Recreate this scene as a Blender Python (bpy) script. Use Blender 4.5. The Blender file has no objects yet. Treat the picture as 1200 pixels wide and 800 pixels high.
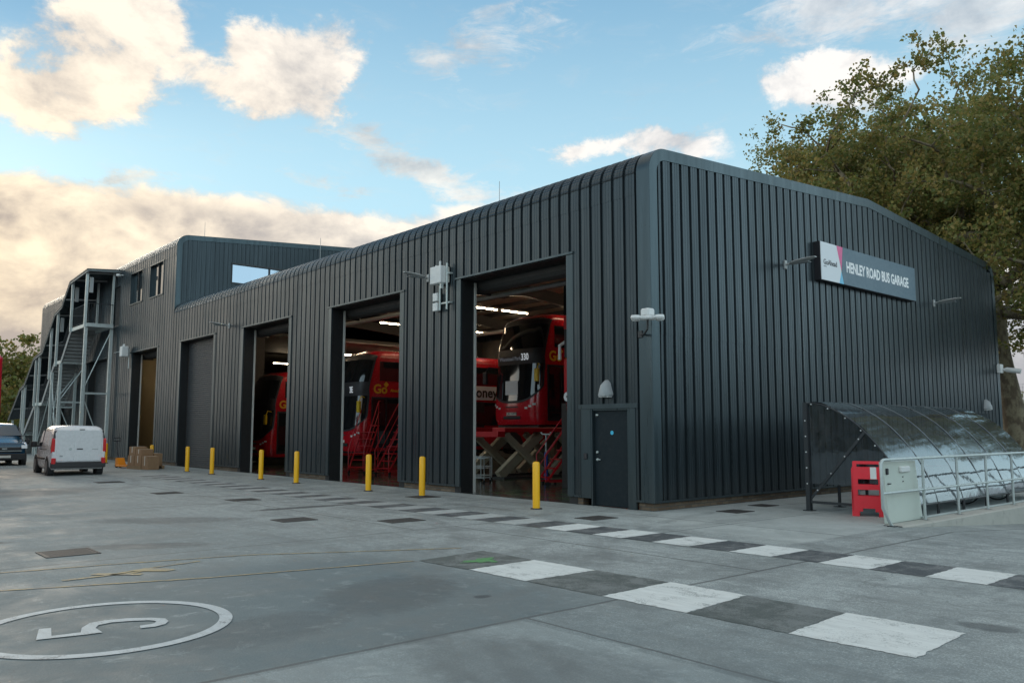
import bpy, math, random
import numpy as np
from mathutils import Vector, Matrix
random.seed(7); rng = np.random.default_rng(7)
PI = math.pi
sc = bpy.context.scene
COL = sc.collection

# ------------------------------------------------------------------ helpers
OFF = {}
def tag(o, label=None, cat=None, group=None, kind=None):
    if label: o['label'] = label
    if cat: o['category'] = cat
    if group: o['group'] = group
    if kind: o['kind'] = kind
    return o
def thing(name, label, cat, loc=(0, 0, 0), rz=0.0, group=None, world=False, kind=None):
    """Empty at a thing's base. world=True: its parts are given in world coordinates."""
    o = bpy.data.objects.new(name, None); COL.objects.link(o)
    o.empty_display_size = 0.3
    o.location = loc; o.rotation_euler = (0, 0, rz)
    OFF[o.name] = Vector(loc) if world else Vector((0, 0, 0))
    return tag(o, label, cat, group, kind)
def copy_tree(o, parent=None):
    c = o.copy(); COL.objects.link(c)
    if parent is not None: c.parent = parent
    OFF[c.name] = OFF.get(o.name, Vector((0, 0, 0)))
    for ch in [x for x in bpy.data.objects if x.parent == o]:
        copy_tree(ch, c)
    return c
def retag(o, label): o['label'] = label; return o

class MB:
    def __init__(s): s.v = []; s.f = []; s.m = None
    def add(s, vs, fs):
        n = len(s.v)
        if s.m is not None: vs = [tuple(s.m @ Vector(v)) for v in vs]
        s.v.extend(vs); s.f.extend([tuple(i + n for i in f) for f in fs]); return s
    def box(s, a, b):
        x0, y0, z0 = a; x1, y1, z1 = b
        return s.add([(x0,y0,z0),(x1,y0,z0),(x1,y1,z0),(x0,y1,z0),(x0,y0,z1),(x1,y0,z1),(x1,y1,z1),(x0,y1,z1)],
              [(0,3,2,1),(4,5,6,7),(0,1,5,4),(1,2,6,5),(2,3,7,6),(3,0,4,7)])
    def bbox(s, a, b, r=0.02):
        """box with chamfered edges"""
        x0, y0, z0 = a; x1, y1, z1 = b
        lo = []
        for z, q in ((z0, r), (z0 + r, 0), (z1 - r, 0), (z1, r)):
            lo.append([(x0+q+r*(q==0),y0+q,z),(x1-q-r*(q==0),y0+q,z),(x1-q,y0+q+r*(q==0),z),(x1-q,y1-q-r*(q==0),z),
                       (x1-q-r*(q==0),y1-q,z),(x0+q+r*(q==0),y1-q,z),(x0+q,y1-q-r*(q==0),z),(x0+q,y0+q+r*(q==0),z)])
        return s.rings(lo, cap=True)
    def rings(s, R, cap=True, closed=True):
        n = len(R[0]); vs = [p for r in R for p in r]; fs = []
        for i in range(len(R) - 1):
            for j in range(n if closed else n - 1):
                k = (j + 1) % n
                fs.append((i*n+j, i*n+k, (i+1)*n+k, (i+1)*n+j))
        if cap: fs.append(tuple(range(n))[::-1]); fs.append(tuple((len(R)-1)*n + j for j in range(n)))
        return s.add(vs, fs)
    def beam(s, p, q, w, h, up=(0, 0, 1)):
        """box bar from p to q, w across, h along 'up'"""
        p = Vector(p); q = Vector(q); d = (q - p).normalized(); u = Vector(up)
        x = d.cross(u)
        if x.length < 1e-4: x = d.cross(Vector((0, 1, 0)))
        x.normalize(); u = x.cross(d)
        R = []
        for c in (p, q):
            R.append([tuple(c + x*a*w/2 + u*b*h/2) for a, b in ((-1,-1),(1,-1),(1,1),(-1,1))])
        return s.rings(R)
    def tube(s, pts, r, n=10, cap=True):
        pts = [Vector(p) for p in pts]; R = []
        rr = r if isinstance(r, (list, tuple)) else [r] * len(pts)
        d0 = (pts[1] - pts[0]).normalized()
        x = d0.cross(Vector((0, 0, 1)))
        if x.length < 1e-3: x = d0.cross(Vector((0, 1, 0)))
        x.normalize()
        for i, p in enumerate(pts):
            a = pts[max(0, i-1)]; b = pts[min(len(pts)-1, i+1)]; d = (b - a).normalized()
            x = (x - d * x.dot(d)).normalized(); y = d.cross(x)
            R.append([tuple(p + (x*math.cos(t) + y*math.sin(t)) * rr[i]) for t in [2*PI*k/n for k in range(n)]])
        return s.rings(R, cap)
    def prism(s, poly, f0, f1):
        """polygon (list of 2D) mapped by f0/f1 -> 3D, joined"""
        A = [f0(*p) for p in poly]; B = [f1(*p) for p in poly]
        n = len(poly); s.add(A + B, [tuple(range(n)), tuple(range(2*n-1, n-1, -1))] + [(i, (i+1) % n + 0, n + (i+1) % n, n + i) for i in range(n)])
        return s
    def grid(s, fn, us, vs_, thick=None):
        nu, nv = len(us), len(vs_)
        V = [tuple(fn(u, v)) for u in us for v in vs_]
        F = [(i*nv+j, (i+1)*nv+j, (i+1)*nv+j+1, i*nv+j+1) for i in range(nu-1) for j in range(nv-1)]
        return s.add(V, F)
    def build(s, name, mat, parent=None, smooth=False, org=None, label=None, cat=None, group=None, kind=None):
        off = OFF.get(parent.name, Vector((0,0,0))) if parent is not None else Vector(org or (0,0,0))
        vs = [tuple(Vector(v) - off) for v in s.v]
        me = bpy.data.meshes.new(name); me.from_pydata(vs, [], s.f); me.update()
        import bmesh
        if len(vs) < 60000:
            bm = bmesh.new(); bm.from_mesh(me); bmesh.ops.recalc_face_normals(bm, faces=bm.faces); bm.to_mesh(me); bm.free()
        o = bpy.data.objects.new(name, me); COL.objects.link(o)
        if mat is not None: me.materials.append(mat)
        if parent is not None: o.parent = parent; OFF[o.name] = off
        else: o.location = off
        if smooth: smooth_by_angle(me, 38 if smooth is True else smooth)
        return tag(o, label, cat, group, kind)
def smooth_by_angle(me, deg):
    import bmesh
    bm = bmesh.new(); bm.from_mesh(me)
    for f in bm.faces: f.smooth = True
    for e in bm.edges:
        e.smooth = (len(e.link_faces) == 2 and e.calc_face_angle(0) < math.radians(deg))
    bm.to_mesh(me); bm.free()

def text_mesh(txt, size, mat, name, parent, mtx, extrude=0.004, bold=0.0, xs=1.0, align='LEFT', label=None):
    cu = bpy.data.curves.new(name, 'FONT'); cu.body = txt; cu.size = size; cu.extrude = extrude; cu.offset = bold
    cu.align_x = align; cu.resolution_u = 3
    o = bpy.data.objects.new(name, cu); COL.objects.link(o)
    dg = bpy.context.evaluated_depsgraph_get(); me = bpy.data.meshes.new_from_object(o.evaluated_get(dg))
    bpy.data.objects.remove(o); bpy.data.curves.remove(cu)
    off = OFF.get(parent.name, Vector((0,0,0))) if parent is not None else Vector((0,0,0))
    me.transform(Matrix.Translation(-off) @ mtx @ Matrix.Diagonal((xs, 1, 1, 1)))
    me.materials.clear(); me.materials.append(mat)
    n = bpy.data.objects.new(name, me); COL.objects.link(n)
    if parent is not None: n.parent = parent; OFF[n.name] = off
    if label: n['label'] = label
    return n
def frame(origin, right, up):
    r = Vector(right).normalized(); u = Vector(up).normalized(); n = r.cross(u)
    m = Matrix.Identity(4)
    for i in range(3): m[i][0] = r[i]; m[i][1] = u[i]; m[i][2] = n[i]; m[i][3] = origin[i]
    return m

# ------------------------------------------------------------------ materials
def N(nt, t, **kw):
    n = nt.nodes.new(t)
    for k, v in kw.items():
        if k.startswith('i_'):
            key = k[2:]
            key = int(key) if key.isdigit() else key.replace('_', ' ')
            n.inputs[key].default_value = v
        else: setattr(n, k, v)
    return n
def newmat(name):
    m = bpy.data.materials.new(name); m.use_nodes = True
    nt = m.node_tree; b = nt.nodes['Principled BSDF']
    return m, nt, b
def mth(nt, op, a, b=None, c=None, clamp=False):
    n = nt.nodes.new('ShaderNodeMath'); n.operation = op; n.use_clamp = clamp
    for i, x in enumerate((a, b, c)):
        if x is None: continue
        if isinstance(x, (int, float)): n.inputs[i].default_value = x
        else: nt.links.new(x, n.inputs[i])
    return n.outputs[0]
def mixc(nt, f, a, b, mode='MIX'):
    n = nt.nodes.new('ShaderNodeMix'); n.data_type = 'RGBA'; n.blend_type = mode; n.clamp_factor = True
    def put(i, x):
        if isinstance(x, (int, float)): n.inputs[i].default_value = x
        elif isinstance(x, tuple): n.inputs[i].default_value = x if len(x) == 4 else (*x, 1)
        else: nt.links.new(x, n.inputs[i])
    put(0, f); put(6, a); put(7, b)
    return n.outputs[2]
def noise(nt, vec, scale, detail=4, rough=0.55, dist=0.0):
    n = nt.nodes.new('ShaderNodeTexNoise'); n.inputs['Scale'].default_value = scale
    n.inputs['Detail'].default_value = detail; n.inputs['Roughness'].default_value = rough; n.inputs['Distortion'].default_value = dist
    nt.links.new(vec, n.inputs['Vector']); return n.outputs['Fac']
def ramp(nt, x, lo, hi, a=0.0, b=1.0, smooth=True):
    n = nt.nodes.new('ShaderNodeMapRange'); n.interpolation_type = 'SMOOTHSTEP' if smooth else 'LINEAR'
    nt.links.new(x, n.inputs[0]); n.inputs[1].default_value = lo; n.inputs[2].default_value = hi
    n.inputs[3].default_value = a; n.inputs[4].default_value = b
    return n.outputs[0]
def coords(nt, kind='Object', scale=None):
    tc = nt.nodes.new('ShaderNodeTexCoord').outputs[kind]
    if kind == 'World': pass
    if scale:
        mp = nt.nodes.new('ShaderNodeMapping'); mp.inputs['Scale'].default_value = scale
        nt.links.new(tc, mp.inputs['Vector']); return mp.outputs[0]
    return tc
def geo_pos(nt, scale=None):
    p = nt.nodes.new('ShaderNodeNewGeometry').outputs['Position']
    if scale:
        mp = nt.nodes.new('ShaderNodeMapping'); mp.inputs['Scale'].default_value = scale
        nt.links.new(p, mp.inputs['Vector']); return mp.outputs[0]
    return p
def bump(nt, b, h, strength=0.3, dist=0.01):
    n = nt.nodes.new('ShaderNodeBump'); n.inputs['Strength'].default_value = strength; n.inputs['Distance'].default_value = dist
    nt.links.new(h, n.inputs['Height']); nt.links.new(n.outputs[0], b.inputs['Normal'])
def paint(name, col, rough=0.5, metal=0.0, var=0.12, scale=3.0, bmp=0.0, spec=0.5, coat=0.0, dirt=0.0, dirtcol=(0.12,0.11,0.1)):
    m, nt, b = newmat(name); v = coords(nt)
    n1 = noise(nt, v, scale, 5)
    c = mixc(nt, n1, tuple(x*(1-var) for x in col), tuple(min(1, x*(1+var)) for x in col))
    if dirt > 0:
        n2 = noise(nt, v, scale*2.3, 7, 0.65)
        c = mixc(nt, ramp(nt, n2, 0.5, 0.75, 0, dirt), c, dirtcol)
    nt.links.new(c, b.inputs['Base Color'])
    r = ramp(nt, noise(nt, v, scale*4, 4), 0.3, 0.7, max(0.02, rough-0.07), min(1, rough+0.07)); nt.links.new(r, b.inputs['Roughness'])
    b.inputs['Metallic'].default_value = metal; b.inputs['Specular IOR Level'].default_value = spec
    b.inputs['Coat Weight'].default_value = coat; b.inputs['Coat Roughness'].default_value = 0.08
    if bmp > 0: bump(nt, b, noise(nt, v, scale*25, 3), bmp, 0.005)
    return m
def emit(name, col, strength):
    m, nt, b = newmat(name); b.inputs['Base Color'].default_value = (*col, 1)
    b.inputs['Emission Color'].default_value = (*col, 1); b.inputs['Emission Strength'].default_value = strength
    return m

def cladding_mat(name, col, rough=0.42, streak=1.0):
    m, nt, b = newmat(name)
    p = geo_pos(nt)
    big = noise(nt, geo_pos(nt, (0.5, 0.5, 0.15)), 1.0, 3)
    st = noise(nt, geo_pos(nt, (7, 7, 0.35)), 1.0, 5, 0.6)
    speck = noise(nt, p, 30.0, 2)
    c = mixc(nt, big, tuple(x*0.85 for x in col), tuple(x*1.18 for x in col))
    c = mixc(nt, ramp(nt, st, 0.5, 0.8, 0, 0.28*streak), c, tuple(x*1.35+0.004 for x in col))
    c = mixc(nt, ramp(nt, speck, 0.70, 0.76, 0, 0.6), c, (0.012, 0.012, 0.013))
    c = mixc(nt, ramp(nt, noise(nt, geo_pos(nt, (14, 14, 0.9)), 1.0, 6, 0.7), 0.58, 0.78, 0, 0.4*streak), c, tuple(x*0.45 for x in col))
    gr_ = nt.nodes.new('ShaderNodeSeparateXYZ'); nt.links.new(p, gr_.inputs[0]); pan = mth(nt, 'FLOOR', mth(nt, 'ADD', mth(nt, 'ADD', gr_.outputs[0], gr_.outputs[1]), 0.05)); wn_ = nt.nodes.new('ShaderNodeTexWhiteNoise'); wn_.noise_dimensions = '1D'; nt.links.new(pan, wn_.inputs['W'])
    c = mixc(nt, ramp(nt, wn_.outputs['Value'], 0, 1, 0, 0.28, False), c, tuple(x*1.5 for x in col))
    # dusty foot of the wall
    sep = nt.nodes.new('ShaderNodeSeparateXYZ'); nt.links.new(p, sep.inputs[0])
    foot = mth(nt, 'MULTIPLY', ramp(nt, sep.outputs[2], 0.15, 0.9, 0.35, 0.0), st)
    c = mixc(nt, foot, c, (0.12, 0.115, 0.105))
    nt.links.new(c, b.inputs['Base Color'])
    r = ramp(nt, st, 0.3, 0.75, rough-0.06, rough+0.12); nt.links.new(r, b.inputs['Roughness'])
    b.inputs['Specular IOR Level'].default_value = 0.45; b.inputs['Metallic'].default_value = 0.62
    h = noise(nt, geo_pos(nt, (1.2, 1.2, 0.5)), 1.6, 3)
    bump(nt, b, h, 0.22, 0.02)
    return m
M = {}
M['clad'] = cladding_mat('cladding_steel', (0.037, 0.050, 0.058), 0.32)
M['clad_right'] = M['clad']
M['flash'] = cladding_mat('flashing_steel', (0.050, 0.072, 0.083), 0.32, 0.7)
M['black'] = paint('reveal_black', (0.012, 0.013, 0.014), 0.5, var=0.25, bmp=0.1, dirt=0.15, dirtcol=(0.05,0.05,0.05))
M['inner'] = paint('inner_liner', (0.10, 0.098, 0.09), 0.7, var=0.2)
M['innerdark'] = paint('inner_steel', (0.035, 0.034, 0.033), 0.6, var=0.2)
M['liner'] = paint('ceiling_liner', (0.30, 0.27, 0.22), 0.6, var=0.15)
M['beige'] = paint('beige_lining', (0.55, 0.47, 0.3), 0.7, var=0.1)
M['door'] = paint('door_paint', (0.012, 0.020, 0.025), 0.6, var=0.1, bmp=0.05, dirt=0.08, spec=0.2)
M['shutter'] = paint('shutter_paint', (0.055, 0.06, 0.064), 0.5, var=0.12, dirt=0.1)
M['galv'] = paint('galvanised_steel', (0.50, 0.55, 0.54), 0.45, metal=0.35, var=0.22, scale=9, bmp=0.08)
M['stairdark'] = paint('stair_tread_steel', (0.30, 0.31, 0.31), 0.6, var=0.2)
M['darkmetal'] = paint('dark_steel', (0.03, 0.033, 0.036), 0.45, var=0.2)
M['guide'] = paint('door_guide_pale', (0.5, 0.5, 0.47), 0.5)
M['white'] = paint('white_plastic', (0.72, 0.73, 0.72), 0.45, var=0.08, dirt=0.2, dirtcol=(0.35,0.33,0.3))
M['greyplastic'] = paint('grey_plastic', (0.32, 0.34, 0.35), 0.45, var=0.1)
M['lampgrey'] = paint('lamp_grey', (0.40, 0.415, 0.41), 0.45, var=0.1)
M['yellow'] = paint('bollard_yellow', (1.0, 0.50, 0.008), 0.4, var=0.05, dirt=0.10, dirtcol=(0.3,0.16,0.03), coat=0.1)
M['red'] = paint('bus_red', (0.5, 0.010, 0.02), 0.22, var=0.08, coat=0.5)
M['redpaint'] = paint('steps_red', (0.5, 0.01, 0.018), 0.4, var=0.12)
M['redplastic'] = paint('red_plastic', (0.78, 0.012, 0.03), 0.42, var=0.06, dirt=0.12, dirtcol=(0.3,0.02,0.03))
M['cream'] = paint('lift_cream', (0.44, 0.40, 0.29), 0.45, var=0.12, dirt=0.3)
M['lime'] = paint('cabinet_cream', (0.56, 0.61, 0.55), 0.5, var=0.05, scale=1.5, dirt=0.12, dirtcol=(0.3,0.3,0.26))
M['tyre'] = paint('tyre_rubber', (0.018, 0.018, 0.018), 0.85, var=0.2, bmp=0.3)
M['rim'] = paint('wheel_rim', (0.25, 0.25, 0.26), 0.4, metal=0.6, var=0.1)
M['yelltrim'] = paint('yellow_rail', (0.75, 0.5, 0.02), 0.4)
M['yellowlogo'] = paint('logo_yellow', (0.8, 0.42, 0.02), 0.5)
M['whitelogo'] = paint('white_lettering', (0.92, 0.92, 0.92), 0.5)
M['blacklogo'] = paint('black_lettering', (0.02, 0.02, 0.025), 0.5)
M['blue'] = paint('blue_enamel', (0.03, 0.1, 0.4), 0.4)
M['orange'] = paint('pallet_truck_orange', (0.85, 0.28, 0.01), 0.4)
M['card'] = paint('cardboard', (0.33, 0.2, 0.11), 0.85, var=0.25, scale=5)
M['wood'] = paint('pallet_wood', (0.3, 0.2, 0.11), 0.85, var=0.3, scale=9)
M['vanwhite'] = paint('van_white', (0.74, 0.75, 0.76), 0.28, var=0.04, coat=0.4, dirt=0.1, dirtcol=(0.4,0.38,0.35))
M['vanblue'] = paint('van_blue', (0.012, 0.06, 0.11), 0.22, var=0.05, coat=0.6)
M['bumper'] = paint('bumper_plastic', (0.035, 0.035, 0.037), 0.6)
M['lampred'] = paint('tail_lamp_red', (0.6, 0.01, 0.015), 0.15, coat=0.8)
M['lampwhite'] = paint('lamp_lens', (0.8, 0.8, 0.8), 0.12, coat=0.8)
M['plate'] = paint('number_plate', (0.8, 0.78, 0.7), 0.5)
M['barGrey'] = paint('glazing_bar_grey', (0.14, 0.16, 0.17), 0.4)
M['canedge'] = paint('canopy_edge_steel', (0.16, 0.18, 0.18), 0.5)
M['cyan'] = paint('cyan_sticker', (0.05, 0.5, 0.75), 0.5)
M['signwhite'] = paint('sign_white', (0.72, 0.75, 0.78), 0.4, var=0.03)
M['signpink'] = paint('sign_pink', (0.75, 0.11, 0.28), 0.4, var=0.03)
M['signblue'] = paint('sign_light_blue', (0.14, 0.5, 0.72), 0.4, var=0.03)
M['signnavy'] = paint('sign_slate', (0.075, 0.135, 0.18), 0.4, var=0.04)
M['striplight'] = emit('strip_light_tube', (1.0, 0.78, 0.52), 44.0)
M['bark'] = None
def glass_dark(name, col=(0.012, 0.015, 0.018), rough=0.06):
    m, nt, b = newmat(name); b.inputs['Base Color'].default_value = (*col, 1); b.inputs['Roughness'].default_value = rough
    b.inputs['Specular IOR Level'].default_value = 0.6; b.inputs['Coat Weight'].default_value = 0.6; b.inputs['Coat Roughness'].default_value = 0.03
    bump(nt, b, noise(nt, coords(nt), 0.8, 2), 0.05, 0.05)
    return m
M['busglass'] = glass_dark('bus_glass')
M['carglass'] = glass_dark('car_glass', (0.02, 0.03, 0.035))
def mirror_glass():
    m, nt, b = newmat('window_glass'); b.inputs['Base Color'].default_value = (0.35, 0.42, 0.5, 1)
    b.inputs['Metallic'].default_value = 0.85; b.inputs['Roughness'].default_value = 0.05
    return m
M['skyglass'] = mirror_glass()
def translucent_pane():
    m, nt, b = newmat('rooflight_pane')
    b.inputs['Base Color'].default_value = (0.8, 0.85, 0.9, 1); b.inputs['Transmission Weight'].default_value = 0.9
    b.inputs['Roughness'].default_value = 0.6; b.inputs['IOR'].default_value = 1.2
    return m
M['pane'] = translucent_pane()
def tinted_sheet(nm='tinted_polycarbonate', d0=0.3, d1=0.6):
    m, nt, b = newmat(nm)
    out = nt.nodes['Material Output']
    v = coords(nt)
    tr = nt.nodes.new('ShaderNodeBsdfTransparent'); tr.inputs[0].default_value = (0.42, 0.47, 0.52, 1)
    gl = nt.nodes.new('ShaderNodeBsdfGlossy'); gl.inputs['Roughness'].default_value = 0.06; gl.inputs[0].default_value = (0.95, 0.98, 1, 1)
    df = nt.nodes.new('ShaderNodeBsdfDiffuse'); df.inputs[0].default_value = (0.12, 0.135, 0.145, 1)
    fr = nt.nodes.new('ShaderNodeFresnel'); fr.inputs[0].default_value = 1.58
    bp = nt.nodes.new('ShaderNodeBump'); bp.inputs['Strength'].default_value = 0.45; bp.inputs['Distance'].default_value = 0.015
    nt.links.new(noise(nt, v, 2.2, 3, 0.5), bp.inputs['Height'])
    for s_ in (gl, fr): nt.links.new(bp.outputs[0], s_.inputs['Normal'])
    mx = nt.nodes.new('ShaderNodeMixShader'); mx2 = nt.nodes.new('ShaderNodeMixShader')
    dust = ramp(nt, noise(nt, v, 6, 6, 0.65), 0.3, 0.7, d0, d1)
    nt.links.new(dust, mx2.inputs[0]); nt.links.new(tr.outputs[0], mx2.inputs[1]); nt.links.new(df.outputs[0], mx2.inputs[2])
    nt.links.new(mth(nt, 'MULTIPLY', fr.outputs[0], 1.5, clamp=True), mx.inputs[0])
    nt.links.new(mx2.outputs[0], mx.inputs[1]); nt.links.new(gl.outputs[0], mx.inputs[2])
    nt.links.new(mx.outputs[0], out.inputs[0])
    return m
M['tint'] = tinted_sheet(); M['tint_end'] = tinted_sheet('tinted_end_sheet', 0.08, 0.3)
def brick_mat():
    m, nt, b = newmat('plinth_brick')
    t = nt.nodes.new('ShaderNodeTexBrick'); p = geo_pos(nt)
    # use x+y along the wall and z up
    sep = nt.nodes.new('ShaderNodeSeparateXYZ'); nt.links.new(p, sep.inputs[0])
    cb = nt.nodes.new('ShaderNodeCombineXYZ'); nt.links.new(mth(nt, 'ADD', sep.outputs[0], sep.outputs[1]), cb.inputs[0]); nt.links.new(sep.outputs[2], cb.inputs[1])
    nt.links.new(cb.outputs[0], t.inputs['Vector']); t.inputs['Scale'].default_value = 1.0
    t.inputs['Brick Width'].default_value = 0.225; t.inputs['Row Height'].default_value = 0.075; t.inputs['Mortar Size'].default_value = 0.008
    t.inputs['Color1'].default_value = (0.13, 0.085, 0.055, 1); t.inputs['Color2'].default_value = (0.22, 0.16, 0.11, 1); t.inputs['Mortar'].default_value = (0.10, 0.095, 0.085, 1)
    nt.links.new(t.outputs[0], b.inputs['Base Color']); b.inputs['Roughness'].default_value = 0.9
    bump(nt, b, t.outputs['Fac'], 0.6, -0.01)
    return m
M['brick'] = brick_mat()
def concrete_mat(name, base, inside=False):
    m, nt, b = newmat(name); p = geo_pos(nt)
    sep = nt.nodes.new('ShaderNodeSeparateXYZ'); nt.links.new(p, sep.inputs[0]); X, Y = sep.outputs[0], sep.outputs[1]
    flat = nt.nodes.new('ShaderNodeMapping'); flat.inputs['Scale'].default_value = (1, 1, 0); nt.links.new(p, flat.inputs[0]); P2 = flat.outputs[0]
    n1 = noise(nt, P2, 0.22, 5, 0.6, 0.4); n2 = noise(nt, P2, 1.1, 7, 0.68, 0.3); n3 = noise(nt, P2, 45, 3, 0.6); n4 = noise(nt, P2, 7.0, 6, 0.7)
    c = mixc(nt, ramp(nt, n1, 0.32, 0.68), tuple(x*0.74 for x in base), tuple(x*1.2 for x in base))
    c = mixc(nt, ramp(nt, n2, 0.44, 0.62, 0, 0.8), c, tuple(x*0.46 for x in base))
    c = mixc(nt, ramp(nt, n4, 0.48, 0.62, 0, 0.6), c, tuple(x*1.3 for x in base))
    c = mixc(nt, ramp(nt, n3, 0.44, 0.58, 0.0, 0.6), c, tuple(x*0.5 for x in base))
    c = mixc(nt, ramp(nt, noise(nt, P2, 17, 5, 0.75), 0.47, 0.58, 0.0, 0.5), c, tuple(x*0.55 for x in base))
    c = mixc(nt, ramp(nt, noise(nt, P2, 80, 2, 0.5), 0.5, 0.62, 0.0, 0.6), c, tuple(x*0.45 for x in base))
    c = mixc(nt, ramp(nt, noise(nt, P2, 60, 2, 0.5), 0.58, 0.68, 0.0, 0.6), c, tuple(min(.8, x*1.6) for x in base))
    # brushed / worn streaks along the driving direction
    mp = nt.nodes.new('ShaderNodeMapping'); mp.inputs['Scale'].default_value = (0.35, 3.2, 0); nt.links.new(p, mp.inputs[0])
    c = mixc(nt, ramp(nt, noise(nt, mp.outputs[0], 1.6, 9, 0.72), 0.48, 0.66, 0, 0.55), c, tuple(x*0.45 for x in base))
    mp2 = nt.nodes.new('ShaderNodeMapping'); mp2.inputs['Scale'].default_value = (2.6, 0.35, 0); mp2.inputs['Rotation'].default_value = (0, 0, 0.5); nt.links.new(p, mp2.inputs[0])
    c = mixc(nt, ramp(nt, noise(nt, mp2.outputs[0], 1.1, 6, 0.65), 0.55, 0.8, 0, 0.4), c, tuple(x*1.45 for x in base))
    # oil spots
    vo = nt.nodes.new('ShaderNodeTexVoronoi'); vo.inputs['Scale'].default_value = 0.9; nt.links.new(P2, vo.inputs['Vector'])
    d = mth(nt, 'ADD', vo.outputs['Distance'], mth(nt, 'MULTIPLY', n4, 0.22))
    c = mixc(nt, ramp(nt, d, 0.13, 0.22, 0.55, 0.0), c, tuple(x*0.3 for x in base))
    # pale fresh apron by the gable and darker ground near the camera
    if not inside:
        e = mth(nt, 'ADD', Y, mth(nt, 'MULTIPLY', X, 0.16)); e = mth(nt, 'ADD', e, mth(nt, 'MULTIPLY', n2, 1.2))
        g = ramp(nt, e, -1.6, -0.2, 0, 0.5)
        g = mth(nt, 'MULTIPLY', g, ramp(nt, X, -1.5, 1.5, 0.25, 1)); g = mth(nt, 'MULTIPLY', g, ramp(nt, X, 4.3, 4.5, 1, 0))
        c = mixc(nt, g, c, tuple(x*1.22 for x in (base[0]*1.04, base[1], base[2]*0.97)))
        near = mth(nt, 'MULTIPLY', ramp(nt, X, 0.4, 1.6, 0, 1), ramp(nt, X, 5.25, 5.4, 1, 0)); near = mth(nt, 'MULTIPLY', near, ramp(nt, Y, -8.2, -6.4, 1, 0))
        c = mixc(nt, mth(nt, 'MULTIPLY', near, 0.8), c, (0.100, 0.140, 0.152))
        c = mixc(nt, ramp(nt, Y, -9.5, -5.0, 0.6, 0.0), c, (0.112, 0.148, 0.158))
        blot = mth(nt, 'MULTIPLY', ramp(nt, noise(nt, P2, 0.75, 9, 0.74, 0.8), 0.44, 0.62), 0.45)
        c = mixc(nt, blot, c, tuple(x*0.40 for x in base))
        c = mixc(nt, mth(nt, 'MULTIPLY', ramp(nt, noise(nt, P2, 3.3, 8, 0.76, 0.6), 0.54, 0.70), 0.5), c, tuple(x*0.95 for x in base))
        # wandering hairline cracks and squared patch repairs
        wv = nt.nodes.new('ShaderNodeVectorMath'); wv.operation = 'ADD'; nz = nt.nodes.new('ShaderNodeTexNoise'); nz.inputs['Scale'].default_value = 1.4; nz.inputs['Detail'].default_value = 6; nt.links.new(P2, nz.inputs['Vector'])
        sv = nt.nodes.new('ShaderNodeVectorMath'); sv.operation = 'SCALE'; sv.inputs['Scale'].default_value = 1.1; nt.links.new(nz.outputs['Color'], sv.inputs[0]); nt.links.new(P2, wv.inputs[0]); nt.links.new(sv.outputs[0], wv.inputs[1])
        vc = nt.nodes.new('ShaderNodeTexVoronoi'); vc.feature = 'DISTANCE_TO_EDGE'; vc.inputs['Scale'].default_value = 0.23; nt.links.new(wv.outputs[0], vc.inputs['Vector'])
        c = mixc(nt, mth(nt, 'MULTIPLY', ramp(nt, vc.outputs['Distance'], 0.0008, 0.0028, 0.45, 0), ramp(nt, n1, 0.42, 0.55)), c, tuple(x*0.3 for x in base))
        def rect(x0, x1, y0, y1, k, colr):
            q = mth(nt, 'MULTIPLY', mth(nt, 'MULTIPLY', ramp(nt, X, x0-.02, x0+.02), ramp(nt, X, x1-.02, x1+.02, 1, 0)), mth(nt, 'MULTIPLY', ramp(nt, Y, y0-.02, y0+.02), ramp(nt, Y, y1-.02, y1+.02, 1, 0)))
            return mixc(nt, mth(nt, 'MULTIPLY', q, k), c, colr)
        for r_ in ((5.4, 40, -40, -8.4, .18, 1.25), (2.2, 4.4, -1.9, 3.0, .2, 1.3), (-9.5, -7.4, -9.2, -7.6, .3, .55), (-0.6, 2.0, -5.3, -4.6, .25, .6), (6.8, 9.4, -5.2, -4.0, .22, .6), (-16, -12.4, -7.4, -6.8, .3, .6), (1.0, 1.6, -12.9, -11.6, .3, .5)):
            c = rect(*r_[:5], tuple(x*r_[5] for x in base))
        # crack / saw-cut joints
        def joint(coord, at, w, other=None, lo=None, hi=None, wob=0.05):
            dd = mth(nt, 'ABSOLUTE', mth(nt, 'SUBTRACT', mth(nt, 'ADD', coord, mth(nt, 'MULTIPLY', mth(nt, 'SUBTRACT', n2, 0.5), wob)), at))
            k = ramp(nt, dd, w, w*2.2, 0.75, 0)
            if other is not None:
                k = mth(nt, 'MULTIPLY', k, mth(nt, 'GREATER_THAN', other, lo)); k = mth(nt, 'MULTIPLY', k, mth(nt, 'LESS_THAN', other, hi))
            return k
        js = [joint(X, 5.33, 0.015, None), joint(X, -0.62, 0.012, Y, -40, -3.6, 0.12), joint(X, -7.6, 0.014, Y, -40, -0.6), joint(X, -14.6, 0.014, Y, -40, -0.6), joint(X, 11.5, 0.015),
              joint(Y, -4.6, 0.012, X, -0.6, 5.3), joint(Y, -0.75, 0.012, X, -60, 4.4, 0.03), joint(Y, -8.3, 0.010, X, 5.3, 40), joint(Y, -5.4, 0.012, X, -60, -0.6), joint(X, 2.3, 0.010, Y, -3.0, 30)]
        t = js[0]
        for j in js[1:]: t = mth(nt, 'MAXIMUM', t, j)
        c = mixc(nt, t, c, (0.07, 0.075, 0.075))
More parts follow.
